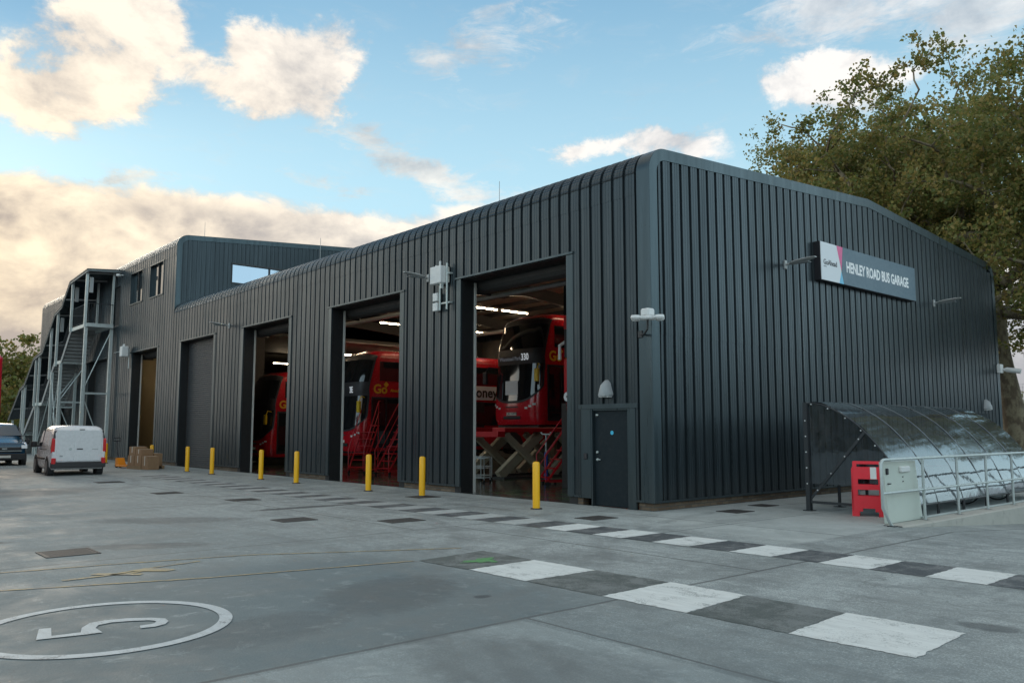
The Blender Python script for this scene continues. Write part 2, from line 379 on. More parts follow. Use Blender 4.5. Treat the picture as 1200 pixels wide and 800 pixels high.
        # tyre arcs
        def arc(cx, cy, r, w, k):
            dx = mth(nt, 'SUBTRACT', X, cx); dy = mth(nt, 'SUBTRACT', Y, cy)
            rr = mth(nt, 'SQRT', mth(nt, 'ADD', mth(nt, 'MULTIPLY', dx, dx), mth(nt, 'MULTIPLY', dy, dy)))
            return mth(nt, 'MULTIPLY', ramp(nt, mth(nt, 'ABSOLUTE', mth(nt, 'SUBTRACT', rr, r)), w*0.4, w, k, 0), ramp(nt, n2, 0.35, 0.6, 0.15, 1))
        a = arc(-3.2, -10.0, 8.0, 0.16, 0.45)
        for q in (arc(-3.2, -10.0, 5.9, 0.16, 0.4), arc(12, 2, 11.2, 0.15, 0.35), arc(12, 2, 13.1, 0.15, 0.35), arc(0, -22, 14.5, 0.15, 0.4), arc(-20, -16, 11.5, 0.2, 0.4), arc(4, -14, 5.2, 0.13, 0.3)):
            a = mth(nt, 'MAXIMUM', a, q)
        c = mixc(nt, a, c, tuple(x*0.38 for x in base))
        def soft(cx, cy, rx, ry, rot, k):
            cr, sr = math.cos(rot), math.sin(rot); dx = mth(nt, 'SUBTRACT', X, cx); dy = mth(nt, 'SUBTRACT', Y, cy)
            u = mth(nt, 'DIVIDE', mth(nt, 'ADD', mth(nt, 'MULTIPLY', dx, cr), mth(nt, 'MULTIPLY', dy, sr)), rx); v = mth(nt, 'DIVIDE', mth(nt, 'SUBTRACT', mth(nt, 'MULTIPLY', dy, cr), mth(nt, 'MULTIPLY', dx, sr)), ry)
            q = mth(nt, 'ADD', mth(nt, 'MULTIPLY', u, u), mth(nt, 'MULTIPLY', v, v)); q = mth(nt, 'ADD', q, mth(nt, 'MULTIPLY', mth(nt, 'SUBTRACT', n4, 0.5), 1.6))
            return ramp(nt, q, 0.35, 1.25, k, 0)
        st_ = soft(8.15, -5.6, 0.27, 0.17, 0.3, 0.6)
        for q in (soft(-5.5, -4.9, 0.22, 1.2, 0.0, 0.85), soft(-5.5, -5.6, 0.2, 0.4, 0.0, 0.9), soft(-1.6, -9.4, 0.35, 1.0, -.5, 0.5), soft(-4.8, -8.0, 0.6, 1.5, -.6, 0.42), soft(-3.6, -11.8, 0.25, 1.2, -.3, 0.75), soft(-7.5, -12, .9, 2.0, .4, .4), soft(-14, -8.5, 1.6, 2.2, .5, .45), soft(3.6, -8.6, .7, 1.1, .6, .4), soft(4.2, -10.2, .5, .9, .2, .35), soft(4.35, -8.0, .08, .1, 0, .8), soft(6.4, -9.3, 1.2, .7, .2, .35), soft(9.0, -3.2, 1.6, .7, .2, .3)):
            st_ = mth(nt, 'MAXIMUM', st_, q)
        c = mixc(nt, st_, c, (0.045, 0.05, 0.052))
    nt.links.new(c, b.inputs['Base Color'])
    if inside:
        b.inputs['Roughness'].default_value = 0.14
    else:
        nt.links.new(ramp(nt, n2, 0.35, 0.7, 0.82, 0.58), b.inputs['Roughness'])
        h = mth(nt, 'ADD', mth(nt, 'MULTIPLY', n3, 0.6), mth(nt, 'MULTIPLY', n4, 0.6))
        bump(nt, b, h, 0.5, 0.014)
    return m
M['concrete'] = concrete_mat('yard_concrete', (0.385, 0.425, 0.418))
M['floor'] = concrete_mat('workshop_floor', (0.085, 0.09, 0.08), True)
M['kerb'] = paint('kerb_concrete', (0.42, 0.41, 0.37), 0.85, var=0.2, scale=2, bmp=0.3, dirt=0.35)
def marking(name, col, wear=0.5, under=(0.16, 0.17, 0.17), sc1=3.0):
    """road paint worn through to the concrete"""
    m, nt, b = newmat(name); p = geo_pos(nt)
    n1 = noise(nt, p, sc1, 9, 0.76, 0.5); n2 = noise(nt, p, 60, 4, 0.75); n3 = noise(nt, geo_pos(nt, (1, 5, 1)), 2.4, 6, 0.7)
    w = mth(nt, 'ADD', mth(nt, 'MULTIPLY', n1, 0.62), mth(nt, 'MULTIPLY', n2, 0.38))
    k = ramp(nt, w, 0.62 - 0.17*wear, 0.72 - 0.17*wear)
    c = mixc(nt, n3, tuple(x*0.66 for x in col), tuple(min(1, x*1.25) for x in col))
    c = mixc(nt, k, c, under)
    nt.links.new(c, b.inputs['Base Color']); b.inputs['Roughness'].default_value = 0.68
    bump(nt, b, n2, 0.3, 0.006)
    return m
M['mwhite'] = marking('worn_white_paint', (0.66, 0.69, 0.67), 0.62, under=(0.24, 0.26, 0.255), sc1=2.2)
M['mwhite2'] = marking('faint_white_paint', (0.43, 0.46, 0.45), 0.6, under=(0.2, 0.22, 0.215))
M['mwhite3'] = marking('nearly_gone_white_paint', (0.36, 0.385, 0.38), 0.7, under=(0.2, 0.22, 0.215))
M['mdark'] = marking('dark_slate_paint', (0.06, 0.07, 0.076), 0.85, under=(0.17, 0.18, 0.18), sc1=2.6)
M['mdarkgreen'] = marking('dark_paint_greenish', (0.085, 0.100, 0.094), 0.95, under=(0.17, 0.185, 0.18), sc1=2.2)
M['myellow'] = marking('worn_yellow_paint', (0.42, 0.33, 0.17), 0.85, under=(0.19, 0.19, 0.18))
M['mgreen'] = marking('green_spray', (0.10, 0.30, 0.10), 0.9, under=(0.07, 0.085, 0.08))
M['mring'] = marking('ring_white_paint', (0.48, 0.52, 0.53), 0.55, under=(0.16, 0.175, 0.18))
M['stain'] = marking('oil_stain', (0.05, 0.052, 0.054), 0.75, sc1=1.6)
M['hatch'] = marking('cast_iron', (0.05, 0.045, 0.042), 0.4, under=(0.11, 0.085, 0.07), sc1=7)
M['floorgreen'] = paint('green_floor_line', (0.05, 0.13, 0.04), 0.2)

# ------------------------------------------------------------------ camera
cy, sy = math.cos(math.radians(41.0242)), math.sin(math.radians(41.0242))
Hd = Vector((-cy, sy, 0)); Rd = Vector((sy, cy, 0)); pit = math.radians(6.09495)
Fd = Hd*math.cos(pit) + Vector((0, 0, math.sin(pit))); Ud = Rd.cross(Fd)
cam = bpy.data.cameras.new('camera'); camo = bpy.data.objects.new('camera', cam); COL.objects.link(camo)
mt = Matrix.Identity(4)
for i in range(3): mt[i][0] = Rd[i]; mt[i][1] = Ud[i]; mt[i][2] = -Fd[i]
mt.translation = Vector((10.89, -13.30, 1.65)); camo.matrix_world = mt
cam.sensor_width = 36; cam.lens = 964.6/1200*36; cam.clip_end = 5000; cam.clip_start = 0.1
sc.camera = camo

# ------------------------------------------------------------------ world: sky with clouds
def make_world():
    w = bpy.data.worlds.new('World'); sc.world = w; w.use_nodes = True; nt = w.node_tree
    bg = nt.nodes['Background']; bg.inputs[1].default_value = 0.1
    sky = nt.nodes.new('ShaderNodeTexSky'); sky.sky_type = 'NISHITA'; sky.sun_disc = False
    sky.sun_elevation = math.radians(SUN_EL); sky.sun_rotation = math.radians(SUN_AZ)   # azimuth clockwise from +Y
    sky.air_density = 1.0; sky.dust_density = 0.6; sky.ozone_density = 1.6
    d = nt.nodes.new('ShaderNodeTexCoord').outputs['Generated']
    nm = nt.nodes.new('ShaderNodeVectorMath'); nm.operation = 'NORMALIZE'; nt.links.new(d, nm.inputs[0]); d = nm.outputs[0]
    def dot(v):
        n = nt.nodes.new('ShaderNodeVectorMath'); n.operation = 'DOT_PRODUCT'; nt.links.new(d, n.inputs[0]); n.inputs[1].default_value = v; return n.outputs['Value']
    x, y, z = dot(tuple(Rd)), dot(tuple(Hd)), dot((0, 0, 1))
    a = mth(nt, 'ARCTAN2', x, y); e = mth(nt, 'ARCSINE', z)
    mp = nt.nodes.new('ShaderNodeMapping'); mp.inputs['Scale'].default_value = (1, 1, 1.6); nt.links.new(d, mp.inputs[0]); dv = mp.outputs[0]
    def vnoise(scale, detail, rough):
        n = nt.nodes.new('ShaderNodeTexNoise'); n.inputs['Scale'].default_value = scale; n.inputs['Detail'].default_value = detail; n.inputs['Roughness'].default_value = rough
        nt.links.new(dv, n.inputs['Vector']); s_ = nt.nodes.new('ShaderNodeSeparateColor'); nt.links.new(n.outputs['Color'], s_.inputs[0]); return s_.outputs
    w1 = vnoise(5.0, 9, 0.66); f1 = noise(nt, dv, 9.0, 11, 0.64, 0.25)
    f3 = noise(nt, dv, 3.2, 5, 0.55)
    mpw = nt.nodes.new('ShaderNodeMapping'); mpw.inputs['Scale'].default_value = (2.2, 2.2, 7.0); mpw.inputs['Rotation'].default_value = (0.25, 0.2, 0.3); nt.links.new(d, mpw.inputs[0])
    f4 = noise(nt, mpw.outputs[0], 6.5, 10, 0.70, 0.5)
    aw = mth(nt, 'ADD', a, mth(nt, 'MULTIPLY', mth(nt, 'SUBTRACT', w1[0], 0.5), 0.17)); ew = mth(nt, 'ADD', e, mth(nt, 'MULTIPLY', mth(nt, 'SUBTRACT', w1[1], 0.5), 0.11))
    blobs = [(-0.480,0.415,0.058,0.056,0,1.2),(-0.540,0.352,0.050,0.030,-15,1.1),(-0.43,0.465,0.044,0.044,0,1.05),(-0.48,0.365,0.04,0.02,0,.9),(-0.3502,0.3968,0.052,0.023,0,0.95),(-0.2885,0.3943,0.050,0.029,15,0.95),(-0.3174,0.4466,0.022,0.022,0,0.8),(-0.2551,0.4445,0.042,0.032,10,0.95),(-0.2299,0.3832,0.022,0.040,-20,0.85),
      (0.0853,0.3205,0.034,0.020,0,.95),(0.1486,0.328,0.055,0.015,-5,0.7),(0.2211,0.3286,0.0562,0.017,-5,0.75),(0.3989,0.3768,0.062,0.022,-3,.95),(0.356,0.3803,0.040,0.020,0,0.8),(0.40,0.345,0.05,0.012,0,.6)]
    wisps = [(-0.16,0.335,0.11,0.018,-24,0.9),(-0.06,0.295,0.07,0.016,-15,0.9),(-0.245,0.2856,0.0473,0.013,-10,0.7),(-0.464,0.2688,0.0488,0.0093,0,0.9),(-0.0109,0.4726,0.1084,0.029,20,0.75),(-0.0432,0.431,0.0558,0.0196,0,0.6),(0.3726,0.4358,0.0486,0.0188,5,1.0),(0.3644,0.4646,0.044,0.0167,0,1.0),(0.5345,0.4179,0.1081,0.0306,8,1.1),(0.4991,0.4527,0.095,0.0191,0,0.9),(-0.5389,0.2795,0.0165,0.0062,15,0.6),(0.2746,0.4306,0.0706,0.024,0,0.4)]
    def blobsum(L):
        t = None
        for (ca, ce, ra, re, rot, wt) in L:
            da = mth(nt, 'SUBTRACT', aw, ca); de = mth(nt, 'SUBTRACT', ew, ce); c, s = math.cos(math.radians(rot)), math.sin(math.radians(rot))
            u = mth(nt, 'ADD', mth(nt, 'MULTIPLY', da, c/ra), mth(nt, 'MULTIPLY', de, s/ra))
            v = mth(nt, 'ADD', mth(nt, 'MULTIPLY', da, -s/re), mth(nt, 'MULTIPLY', de, c/re))
            q = mth(nt, 'ADD', mth(nt, 'MULTIPLY', u, u), mth(nt, 'MULTIPLY', v, v))
            g = mth(nt, 'MULTIPLY', mth(nt, 'EXPONENT', mth(nt, 'MULTIPLY', q, -0.65)), wt)
            t = g if t is None else mth(nt, 'ADD', t, g)
        return mth(nt, 'MINIMUM', t, 1.25)
    puff = blobsum(blobs); wis = blobsum(wisps)
    top = mth(nt, 'ADD', 0.268, mth(nt, 'MULTIPLY', mth(nt, 'SUBTRACT', f3, 0.5), 0.05))
    top = mth(nt, 'ADD', top, mth(nt, 'MULTIPLY', mth(nt, 'SUBTRACT', f1, 0.5), 0.075))
    top = mth(nt, 'ADD', top, ramp(nt, a, 0.05, 0.4, 0.0, -0.07))
    top = mth(nt, 'ADD', top, ramp(nt, a, 0.9, 1.25, 0.0, -0.14)); top = mth(nt, 'ADD', top, ramp(nt, a, -1.5, -1.3, -0.15, 0.0))
    bank = ramp(nt, mth(nt, 'SUBTRACT', top, e), -0.004, 0.014)
    back = mth(nt, 'MULTIPLY', ramp(nt, mth(nt, 'ABSOLUTE', a), 2.1, 2.5), ramp(nt, f3, 0.46, 0.62))
    back = mth(nt, 'MAXIMUM', back, mth(nt, 'MULTIPLY', ramp(nt, e, 0.62, 0.85), ramp(nt, f3, 0.28, 0.5)))
    den = mth(nt, 'ADD', puff, mth(nt, 'MULTIPLY', mth(nt, 'SUBTRACT', f1, 0.5), 2.5))
    puffm = ramp(nt, den, 0.42, 1.0)
    wisp = mth(nt, 'MULTIPLY', ramp(nt, mth(nt, 'ADD', mth(nt, 'MULTIPLY', wis, 0.5), mth(nt, 'MULTIPLY', mth(nt, 'SUBTRACT', f4, 0.5), 1.5)), 0.16, 0.7), 0.75)
    veil = mth(nt, 'MULTIPLY', ramp(nt, f4, 0.48, 0.85), 0.22)
    mask = mth(nt, 'MAXIMUM', mth(nt, 'MAXIMUM', puffm, bank), mth(nt, 'MAXIMUM', wisp, mth(nt, 'MAXIMUM', veil, back)))
    mps = nt.nodes.new('ShaderNodeMapping'); mps.inputs['Location'].default_value = (0.022, -0.018, -0.04); mps.inputs['Scale'].default_value = (1, 1, 1.6); nt.links.new(d, mps.inputs[0])
    f1s = noise(nt, mps.outputs[0], 9.0, 7, 0.58, 0.25)
    lit = mth(nt, 'ADD', 0.70, mth(nt, 'MULTIPLY', mth(nt, 'SUBTRACT', f1, f1s), 2.7))
    lit = mth(nt, 'ADD', lit, mth(nt, 'MULTIPLY', mth(nt, 'SUBTRACT', puffm, 0.6), 0.3))
    crest = ramp(nt, mth(nt, 'SUBTRACT', top, e), 0.0, 0.2, 0.34, -0.42)
    lit = mth(nt, 'ADD', lit, mth(nt, 'MULTIPLY', crest, bank))
    dark_patch = mth(nt, 'MULTIPLY', ramp(nt, f3, 0.47, 0.6), ramp(nt, a, -0.62, 0.0, 0.75, 0.3))
    dark_patch = mth(nt, 'MULTIPLY', dark_patch, ramp(nt, mth(nt, 'SUBTRACT', top, e), 0.006, 0.035))
    lit = mth(nt, 'SUBTRACT', lit, mth(nt, 'MULTIPLY', dark_patch, bank), clamp=True)
    warm = mth(nt, 'MULTIPLY', ramp(nt, a, -0.7, 0.25, 1.0, 0.12), ramp(nt, e, 0.6, 0.1, 0.4, 1.0))
    hi = mixc(nt, warm, (7.2, 7.1, 7.0), (8.9, 7.3, 5.1)); lo = mixc(nt, warm, (3.6, 3.9, 4.3), (4.0, 3.3, 2.7))
    cc = mixc(nt, lit, lo, hi)
    cc = mixc(nt, ramp(nt, e, 0.03, 0.14, 0.7, 0.0), cc, (3.2, 3.1, 3.2))
    sk = mixc(nt, 1.0, sky.outputs[0], (0.8, 1.0, 1.12), 'MULTIPLY')
    grad = mixc(nt, ramp(nt, e, 0.22, 0.62), (3.9, 6.0, 6.9), (1.45, 3.1, 4.7))
    grad = mixc(nt, mth(nt, 'MULTIPLY', ramp(nt, a, -0.6, -0.2, 0.75, 0.0), ramp(nt, e, 0.3, 0.46)), grad, (0.9, 2.5, 4.2))
    side = mth(nt, 'MULTIPLY', ramp(nt, mth(nt, 'ABSOLUTE', a), 0.8, 1.2), ramp(nt, e, 0.1, 0.7, 0.8, 0.0))
    grad = mixc(nt, side, grad, (4.6, 7.6, 8.6))
    glow = mth(nt, 'MULTIPLY', ramp(nt, a, 0.85, 1.3), ramp(nt, e, 0.3, 0.8, 1.0, 0.0))
    grad = mixc(nt, glow, grad, (10.0, 13.0, 14.0))
    glow2 = mth(nt, 'MULTIPLY', ramp(nt, a, -1.7, -1.35, 1.0, 0.0), ramp(nt, e, 0.3, 0.8, 1.0, 0.0))
    grad = mixc(nt, glow2, grad, (8.5, 11.3, 12.6))
    sk = mixc(nt, 0.88, sk, grad)
    col = mixc(nt, mask, sk, cc)
    flare = mth(nt, 'MULTIPLY', ramp(nt, a, -1.2, -0.9, 1.0, 0.0), ramp(nt, a, -1.7, -1.4, 0.0, 1.0))
    flare = mth(nt, 'MULTIPLY', flare, ramp(nt, e, 0.15, 0.5, 1.0, 0.0))
    col = mixc(nt, flare, col, (13.5, 12.6, 11.0))
    nt.links.new(col, bg.inputs[0])
    w.cycles.sampling_method = 'MANUAL'; w.cycles.sample_map_resolution = 512
SUN_EL = 14.0; SUN_AZ = 275.0
SKY_TINT = (1.0, 1.0, 1.0)
make_world()
sun = bpy.data.lights.new('sun', 'SUN'); suno = bpy.data.objects.new('sun', sun); COL.objects.link(suno)
sun.energy = 0.7; sun.angle = math.radians(20); sun.color = (1.0, 0.86, 0.68)
az = math.radians(SUN_AZ); el = math.radians(SUN_EL)
sdir = Vector((math.sin(az)*math.cos(el), math.cos(az)*math.cos(el), math.sin(el)))
suno.rotation_euler = sdir.to_track_quat('Z', 'Y').to_euler(); suno.location = (-30, -30, 40)
vs = sc.view_settings; vs.view_transform = 'Standard'; vs.look = 'None'; vs.exposure = 0.5; vs.gamma = 1.0; vs.use_curve_mapping = False

# ------------------------------------------------------------------ ground
def gz(x, y):   # the service road beside the guard rail falls away
    return -0.062*max(0.0, min(y, 40) - 1.0) if x > 4.5 else 0.0
g = MB()
xs = [-900, -300, -120, -60, -30, -10, 0, 4.42, 4.50, 4.501, 8, 14, 30, 80, 300, 900]; ys = [-900, -300, -80, -30, -14, -6, -2, 1.0, 3, 8, 15, 25, 40, 120, 400, 900]
g.grid(lambda x, y: (x, y, gz(x, y) - (0.0015 if x <= 4.5 else 0)), xs, ys)
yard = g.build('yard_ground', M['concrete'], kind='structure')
OFF[yard.name] = Vector((0, 0, 0))
def sheet(name, polys, mat, z=0.004, parent=yard, rag=0.006):
    m = MB()
    for p in polys:
        if len(p) == 4 and rag:
            q = []
            for (ax, ay), (bx, by) in zip(p, p[1:] + p[:1]):
                n = max(3, int(math.hypot(bx-ax, by-ay)/.05))
                for k in range(n): t = k/n; q.append((ax + (bx-ax)*t + (random.gauss(0, rag) if k else 0), ay + (by-ay)*t + (random.gauss(0, rag) if k else 0)))
            p = q
        m.add([(x, y, z + gz(x, y)) for x, y in p], [tuple(range(len(p)))])
    o = m.build(name, mat, parent)
    return o
# large checker strip near the camera
Y0, Y1 = -7.10, -6.02
sheet('white_squares', [[(3.02,-7.13),(4.02,-7.13),(4.04,-6.04),(3.0,-6.06)],[(5.12,-7.09),(6.14,-7.08),(6.05,-5.98),(5.1,-5.98)],[(7.15,-7.07),(8.15,-7.03),(8.1,-5.97),(7.09,-5.98)],], M['mwhite'])
sheet('dark_squares', [[(2.08,-7.2),(3.01,-7.14),(2.99,-6.07),(1.95,-6.05)],[(4.03,-7.12),(5.11,-7.1),(5.09,-5.99),(4.05,-6.03)],[(6.15,-7.08),(7.14,-7.07),(7.08,-5.99),(6.06,-5.98)],], M['mdarkgreen'])
gr = MB(); pts = []
for k in range(26):
    t = 2*PI*k/26; r = 0.19*(1 + 0.35*math.sin(3*t+1) + 0.2*math.sin(7*t))
    pts.append((2.62 + r*0.8*math.cos(t), -6.62 + r*1.2*math.sin(t)))
sheet('green_spray_mark', [pts], M['mgreen'], 0.008)
# small checker strip
def strip_pt(s, side):  # s along x, side 0 near / 1 far
    return (s, -3.55 + 0.028*(min(s, 5) - 5) * -1 * -1 + (0.95 if side else 0)) if s > -6 else (s, -3.858 + (0.92 if side else 0))
wq, dq, dfar = [], [], []
x = 8.66; k = 0
edges = []
e_ = 8.06
while e_ > -21: edges.append(e_); e_ -= (0.645 if e_ > 3 else 0.593)
edges = [10.6, 9.95, 9.3, 8.68] + edges
for i in range(len(edges) - 1):
    b_, a_ = edges[i], edges[i+1]
    q = [strip_pt(a_, 0), strip_pt(b_, 0), strip_pt(b_, 1), strip_pt(a_, 1)]
    j = lambda: random.uniform(-0.012, 0.012)
    q = [(px + j(), py + j()) for px, py in q]
    (wq if i % 2 == 1 else dq).append(q)
sheet('white_checks', [q for q in wq if q[0][0] > 0.5], M['mwhite'])
sheet('faded_white_checks', [q for q in wq if -3.4 < q[0][0] <= 0.5], M['mwhite2'])
sheet('worn_white_checks', [q for q in wq if q[0][0] <= -3.4], M['mwhite3'])
sheet('dark_checks', dq, M['mdark'], 0.0035)
# encircled bay number
def ring(cx, cy_, r0, r1, n=72): return [[(cx + r0*math.cos(2*PI*k/n), cy_ + r0*math.sin(2*PI*k/n)), (cx + r1*math.cos(2*PI*k/n), cy_ + r1*math.sin(2*PI*k/n)), (cx + r1*math.cos(2*PI*(k+1)/n), cy_ + r1*math.sin(2*PI*(k+1)/n)), (cx + r0*math.cos(2*PI*(k+1)/n), cy_ + r0*math.sin(2*PI*(k+1)/n))] for k in range(n)]
m = MB()
for q in ring(3.223, -11.191, 0.915, 1.025): m.add([(a, b, 0.0045) for a, b in q], [(0,1,2,3)])
m.build('ring_marking', M['mring'], yard)
five = [(3.378,-11.734),(2.99,-11.636),(3.019,-11.551),(3.318,-11.612),(3.344,-11.404),(3.186,-11.359),(3.036,-11.261),(3.019,-11.146),(3.059,-10.962),(3.173,-10.796),(3.285,-10.714),(3.405,-10.725),(3.499,-10.784),(3.539,-10.879),(3.515,-10.991),(3.417,-10.965),(3.421,-10.874),(3.358,-10.813),(3.264,-10.841),(3.182,-10.981),(3.136,-11.113),(3.164,-11.223),(3.262,-11.271),(3.362,-11.282),(3.461,-11.27),(3.453,-11.379),(3.409,-11.643)]
# traced figure 5, oriented as seen from inside the yard
seg = [[(3.378,-11.734),(2.99,-11.636),(3.005,-11.545),(3.300,-11.604),(3.409,-11.643)]]
curve_out = [(3.453,-11.379),(3.186,-11.359),(3.036,-11.261),(3.019,-11.146),(3.059,-10.962),(3.173,-10.796),(3.285,-10.714),(3.405,-10.725),(3.499,-10.784),(3.539,-10.879),(3.515,-10.991)]
curve_in = [(3.461,-11.27),(3.262,-11.271),(3.164,-11.223),(3.136,-11.113),(3.182,-10.981),(3.264,-10.841),(3.31,-10.815),(3.358,-10.813),(3.400,-10.84),(3.421,-10.874),(3.417,-10.965)]
seg = [[(3.378,-11.734),(2.99,-11.636),(3.019,-11.551),(3.318,-11.612)], [(3.378,-11.734),(3.318,-11.612),(3.344,-11.404),(3.453,-11.379)], [(3.344,-11.404),(3.186,-11.359),(3.262,-11.271),(3.461,-11.27),(3.453,-11.379)]]
for i in range(1, 10): seg.append([curve_out[i], curve_out[i+1], curve_in[i+1], curve_in[i]])
sheet('painted_number', seg, M['mring'], 0.0055, rag=0)
def pline(pts, w):
    out = []
    for (x0, y0), (x1, y1) in zip(pts, pts[1:]):
        d = Vector((x1-x0, y1-y0)).normalized(); n = Vector((-d.y, d.x))*w/2
        out.append([(x0-n.x, y0-n.y), (x1-n.x, y1-n.y), (x1+n.x, y1+n.y), (x0+n.x, y0+n.y)])
    return out
sheet('yellow_line', pline([(0.2,-13.6),(0.87,-11.57),(1.52,-9.7),(2.06,-7.26)], 0.045) + pline([(-0.9,-13.2),(-0.36,-11.37),(-0.17,-10.22),(0.2,-8.64),(1.55,-6.12)], 0.04) + pline([(0.3,-9.3),(0.42,-9.9),(0.62,-10.5)], 0.05), M['myellow'])
sheet('yellow_arrow', [[(0.62,-10.95),(0.70,-10.93),(0.66,-10.1),(0.60,-10.12)], [(0.40,-10.55),(0.48,-10.62),(0.86,-10.2),(0.78,-10.12)], [(0.40,-10.0),(0.50,-10.22),(0.80,-9.88),(0.76,-9.75),(0.55,-9.82)]], M['myellow'], 0.005)
# manhole covers
HAT = [(-1.85,-10.68,0.58,0.6,'iron grid hatch cover in the yard nearest the painted circle'),(-3.6,-6.53,0.5,0.62,'rusty square hatch cover behind the upper yellow line'),(-2.17,-5.13,0.45,0.66,'square iron hatch cover close to the long oil stain'),
       (-0.14,-2.1,0.45,0.6,'small rusty cover in front of the personnel door'),(0.85,0.96,0.45,0.55,'rusty cover beside the gable wall, nearer one of two'),(0.52,2.6,0.4,0.45,'rusty cover beside the gable wall, farther one of two'),
       (-8.4,-5.45,0.5,0.6,'dark hatch cover in the yard in front of the third bollard'),(-11.7,-6.1,0.5,0.6,'dark hatch cover in the mid yard beyond the oil stain'),(-6.35,-1.75,0.55,0.6,'iron cover round the foot of the second bollard'),(-17.5,-6.0,0.6,0.7,'dark hatch cover far out in the yard toward the white van')]
for (hx, hy, w, d, lb) in HAT:
    t = thing('hatch_cover', lb, 'hatch cover', (hx, hy, 0), 0, 'hatch covers set in the yard')
    f = MB()
    for a, b in (((-.03,-.03,.0),(w+.03,0,.009)),((-.03,d,.0),(w+.03,d+.03,.009)),((-.03,0,.0),(0,d,.009)),((w,0,.0),(w+.03,d,.009))): f.box(a, b)
    f.build('cover_frame', M['hatch'], t)
    c = MB(); c.box((0.004,0.004,-0.01),(w-.004,d-.004,.006))
    for i in range(1, 7): c.box((w*i/7-.012, .03, .006),(w*i/7+.012, d-.03, .0085))
    c.build('cover_plate', M['hatch'], t)
# ground inside the hall
MB().box((-56.4, 0.0, -0.2), (-0.02, 19.3, 0.004)).build('workshop_floor', M['floor'], kind='structure')
fl = MB()
for xx in (-2.9, -5.7, -9.8, -12.9, -16.9, -20.1, -24, -27.2): fl.box((xx, 0.6, 0.0045), (xx+.08, 18.5, 0.007))
for a_, b_ in ((-6.4,-2.5),(-13.5,-9.3),(-20.6,-16.5)): fl.box((a_, 0.75, 0.005), (b_, 0.85, 0.0075)); fl.box((a_, 1.7, 0.005), (b_, 1.78, 0.0075))
fl.build('floor_lines', M['floorgreen'], kind='structure')
fl2 = bpy.data.objects['floor_lines']; fl2.parent = bpy.data.objects['workshop_floor']

# ------------------------------------------------------------------ the garage
garage = thing('bus_garage', 'long dark grey ribbed steel bus garage with rounded eaves and tall open doorways', 'building', (0, 0, 0), world=True)
P_ = 1/3.0
def prof(s0, s1, pitch=P_, depth=0.046, phase=0.0, micro=True):
    base = [(0.0, 0), (0.060, 0), (0.073, 1), ]
    if micro:
        for c_ in (0.155, 0.235): base += [(c_-0.008, 1), (c_, 0.80), (c_+0.008, 1)]
    base += [(P_-0.022, 1), (P_-0.008, 0)]
    sc_ = pitch/P_
    pts = []
    k0 = math.floor((s0-phase)/pitch) - 1; k1 = math.ceil((s1-phase)/pitch) + 1
    for k in range(k0, k1+1):
        for a, d in base: pts.append((phase + k*pitch + a*sc_, d*depth))
    def at(s):
        for (a, d), (b, e) in zip(pts, pts[1:]):
            if a <= s <= b: return d + (e-d)*(s-a)/(b-a) if b > a else d
        return 0
    mid = [(s, d) for s, d in pts if s0 + 1e-5 < s < s1 - 1e-5]
    return [(s0, at(s0))] + mid + [(s1, at(s1))]
def clad(mb, pr, path, mapf):
    """pr: [(s,d)], path: [(a,b,na,nb)]; ribs follow the path"""
    n = len(path)
    V = [mapf(s, a + na*d, b + nb*d) for s, d in pr for a, b, na, nb in path]
    F = [(i*n+j, (i+1)*n+j, (i+1)*n+j+1, i*n+j+1) for i in range(len(pr)-1) for j in range(n-1)]
    mb.add(V, F)
def eave_path(z0, zs, r, ridge, crimp=True, stop=None):
    """front wall -> curved eave -> roof slope to the ridge (y,z)"""
    P = [(0.0, z0, -1.0, 0.0)]
    if z0 < zs - 0.5: P += [(0.0, zs-.46, -1.0, 0.0), (-0.005, zs-.458, -1.0, 0.0), (-0.005, zs-.30, -1, 0.0)]
    if z0 < zs: P.append((0.0, zs, -1.0, 0.0))
    slope = math.atan2(ridge[1] - (zs + r), ridge[0] - r)
    n = 22; amax = PI/2 - slope
    for k in range(1, n+1):
        t = amax*k/n; rr = r + (0.010 if (k % 2 and crimp) else 0)
        P.append((r - rr*math.cos(t), zs + rr*math.sin(t), -math.cos(t), math.sin(t)))
    P.append((ridge[0], ridge[1], -math.sin(slope), math.cos(slope)))
    return P
mp_front = lambda s, a, b: (s, a, b)
RIDGE = (9.85, 8.25); BR = (9.85, 11.62)
OP = [(-6.62,-2.24),(-13.66,-9.17),(-20.75,-16.40),(-27.75,-23.45),(-35.00,-30.67),(-43.4,-39.2),(-50.6,-46.3)]
HEAD = 5.66
# hall front
hw = MB()
def ranges(x0, x1, cuts):
    """split [x0,x1] by cut intervals (a,b,ztop)"""
    out = []; cur = x0
    for a, b, zt in sorted(cuts):
        if b <= x0 or a >= x1: continue
        a = max(a, x0); b = min(b, x1)
        if a > cur: out.append((cur, a, None))
        out.append((max(a, cur), b, zt)); cur = b
    if cur < x1: out.append((cur, x1, None))
    return out
cuts = [(a, b, HEAD) for a, b in OP] + [(-2.0, -0.42, 2.17)]
for a, b, zt in ranges(-28.70, -0.28, cuts):
    clad(hw, prof(a, b), eave_path(zt if zt else 0.20, 7.10, 0.5, RIDGE), mp_front)
hw.build('front_wall', M['clad'], garage)
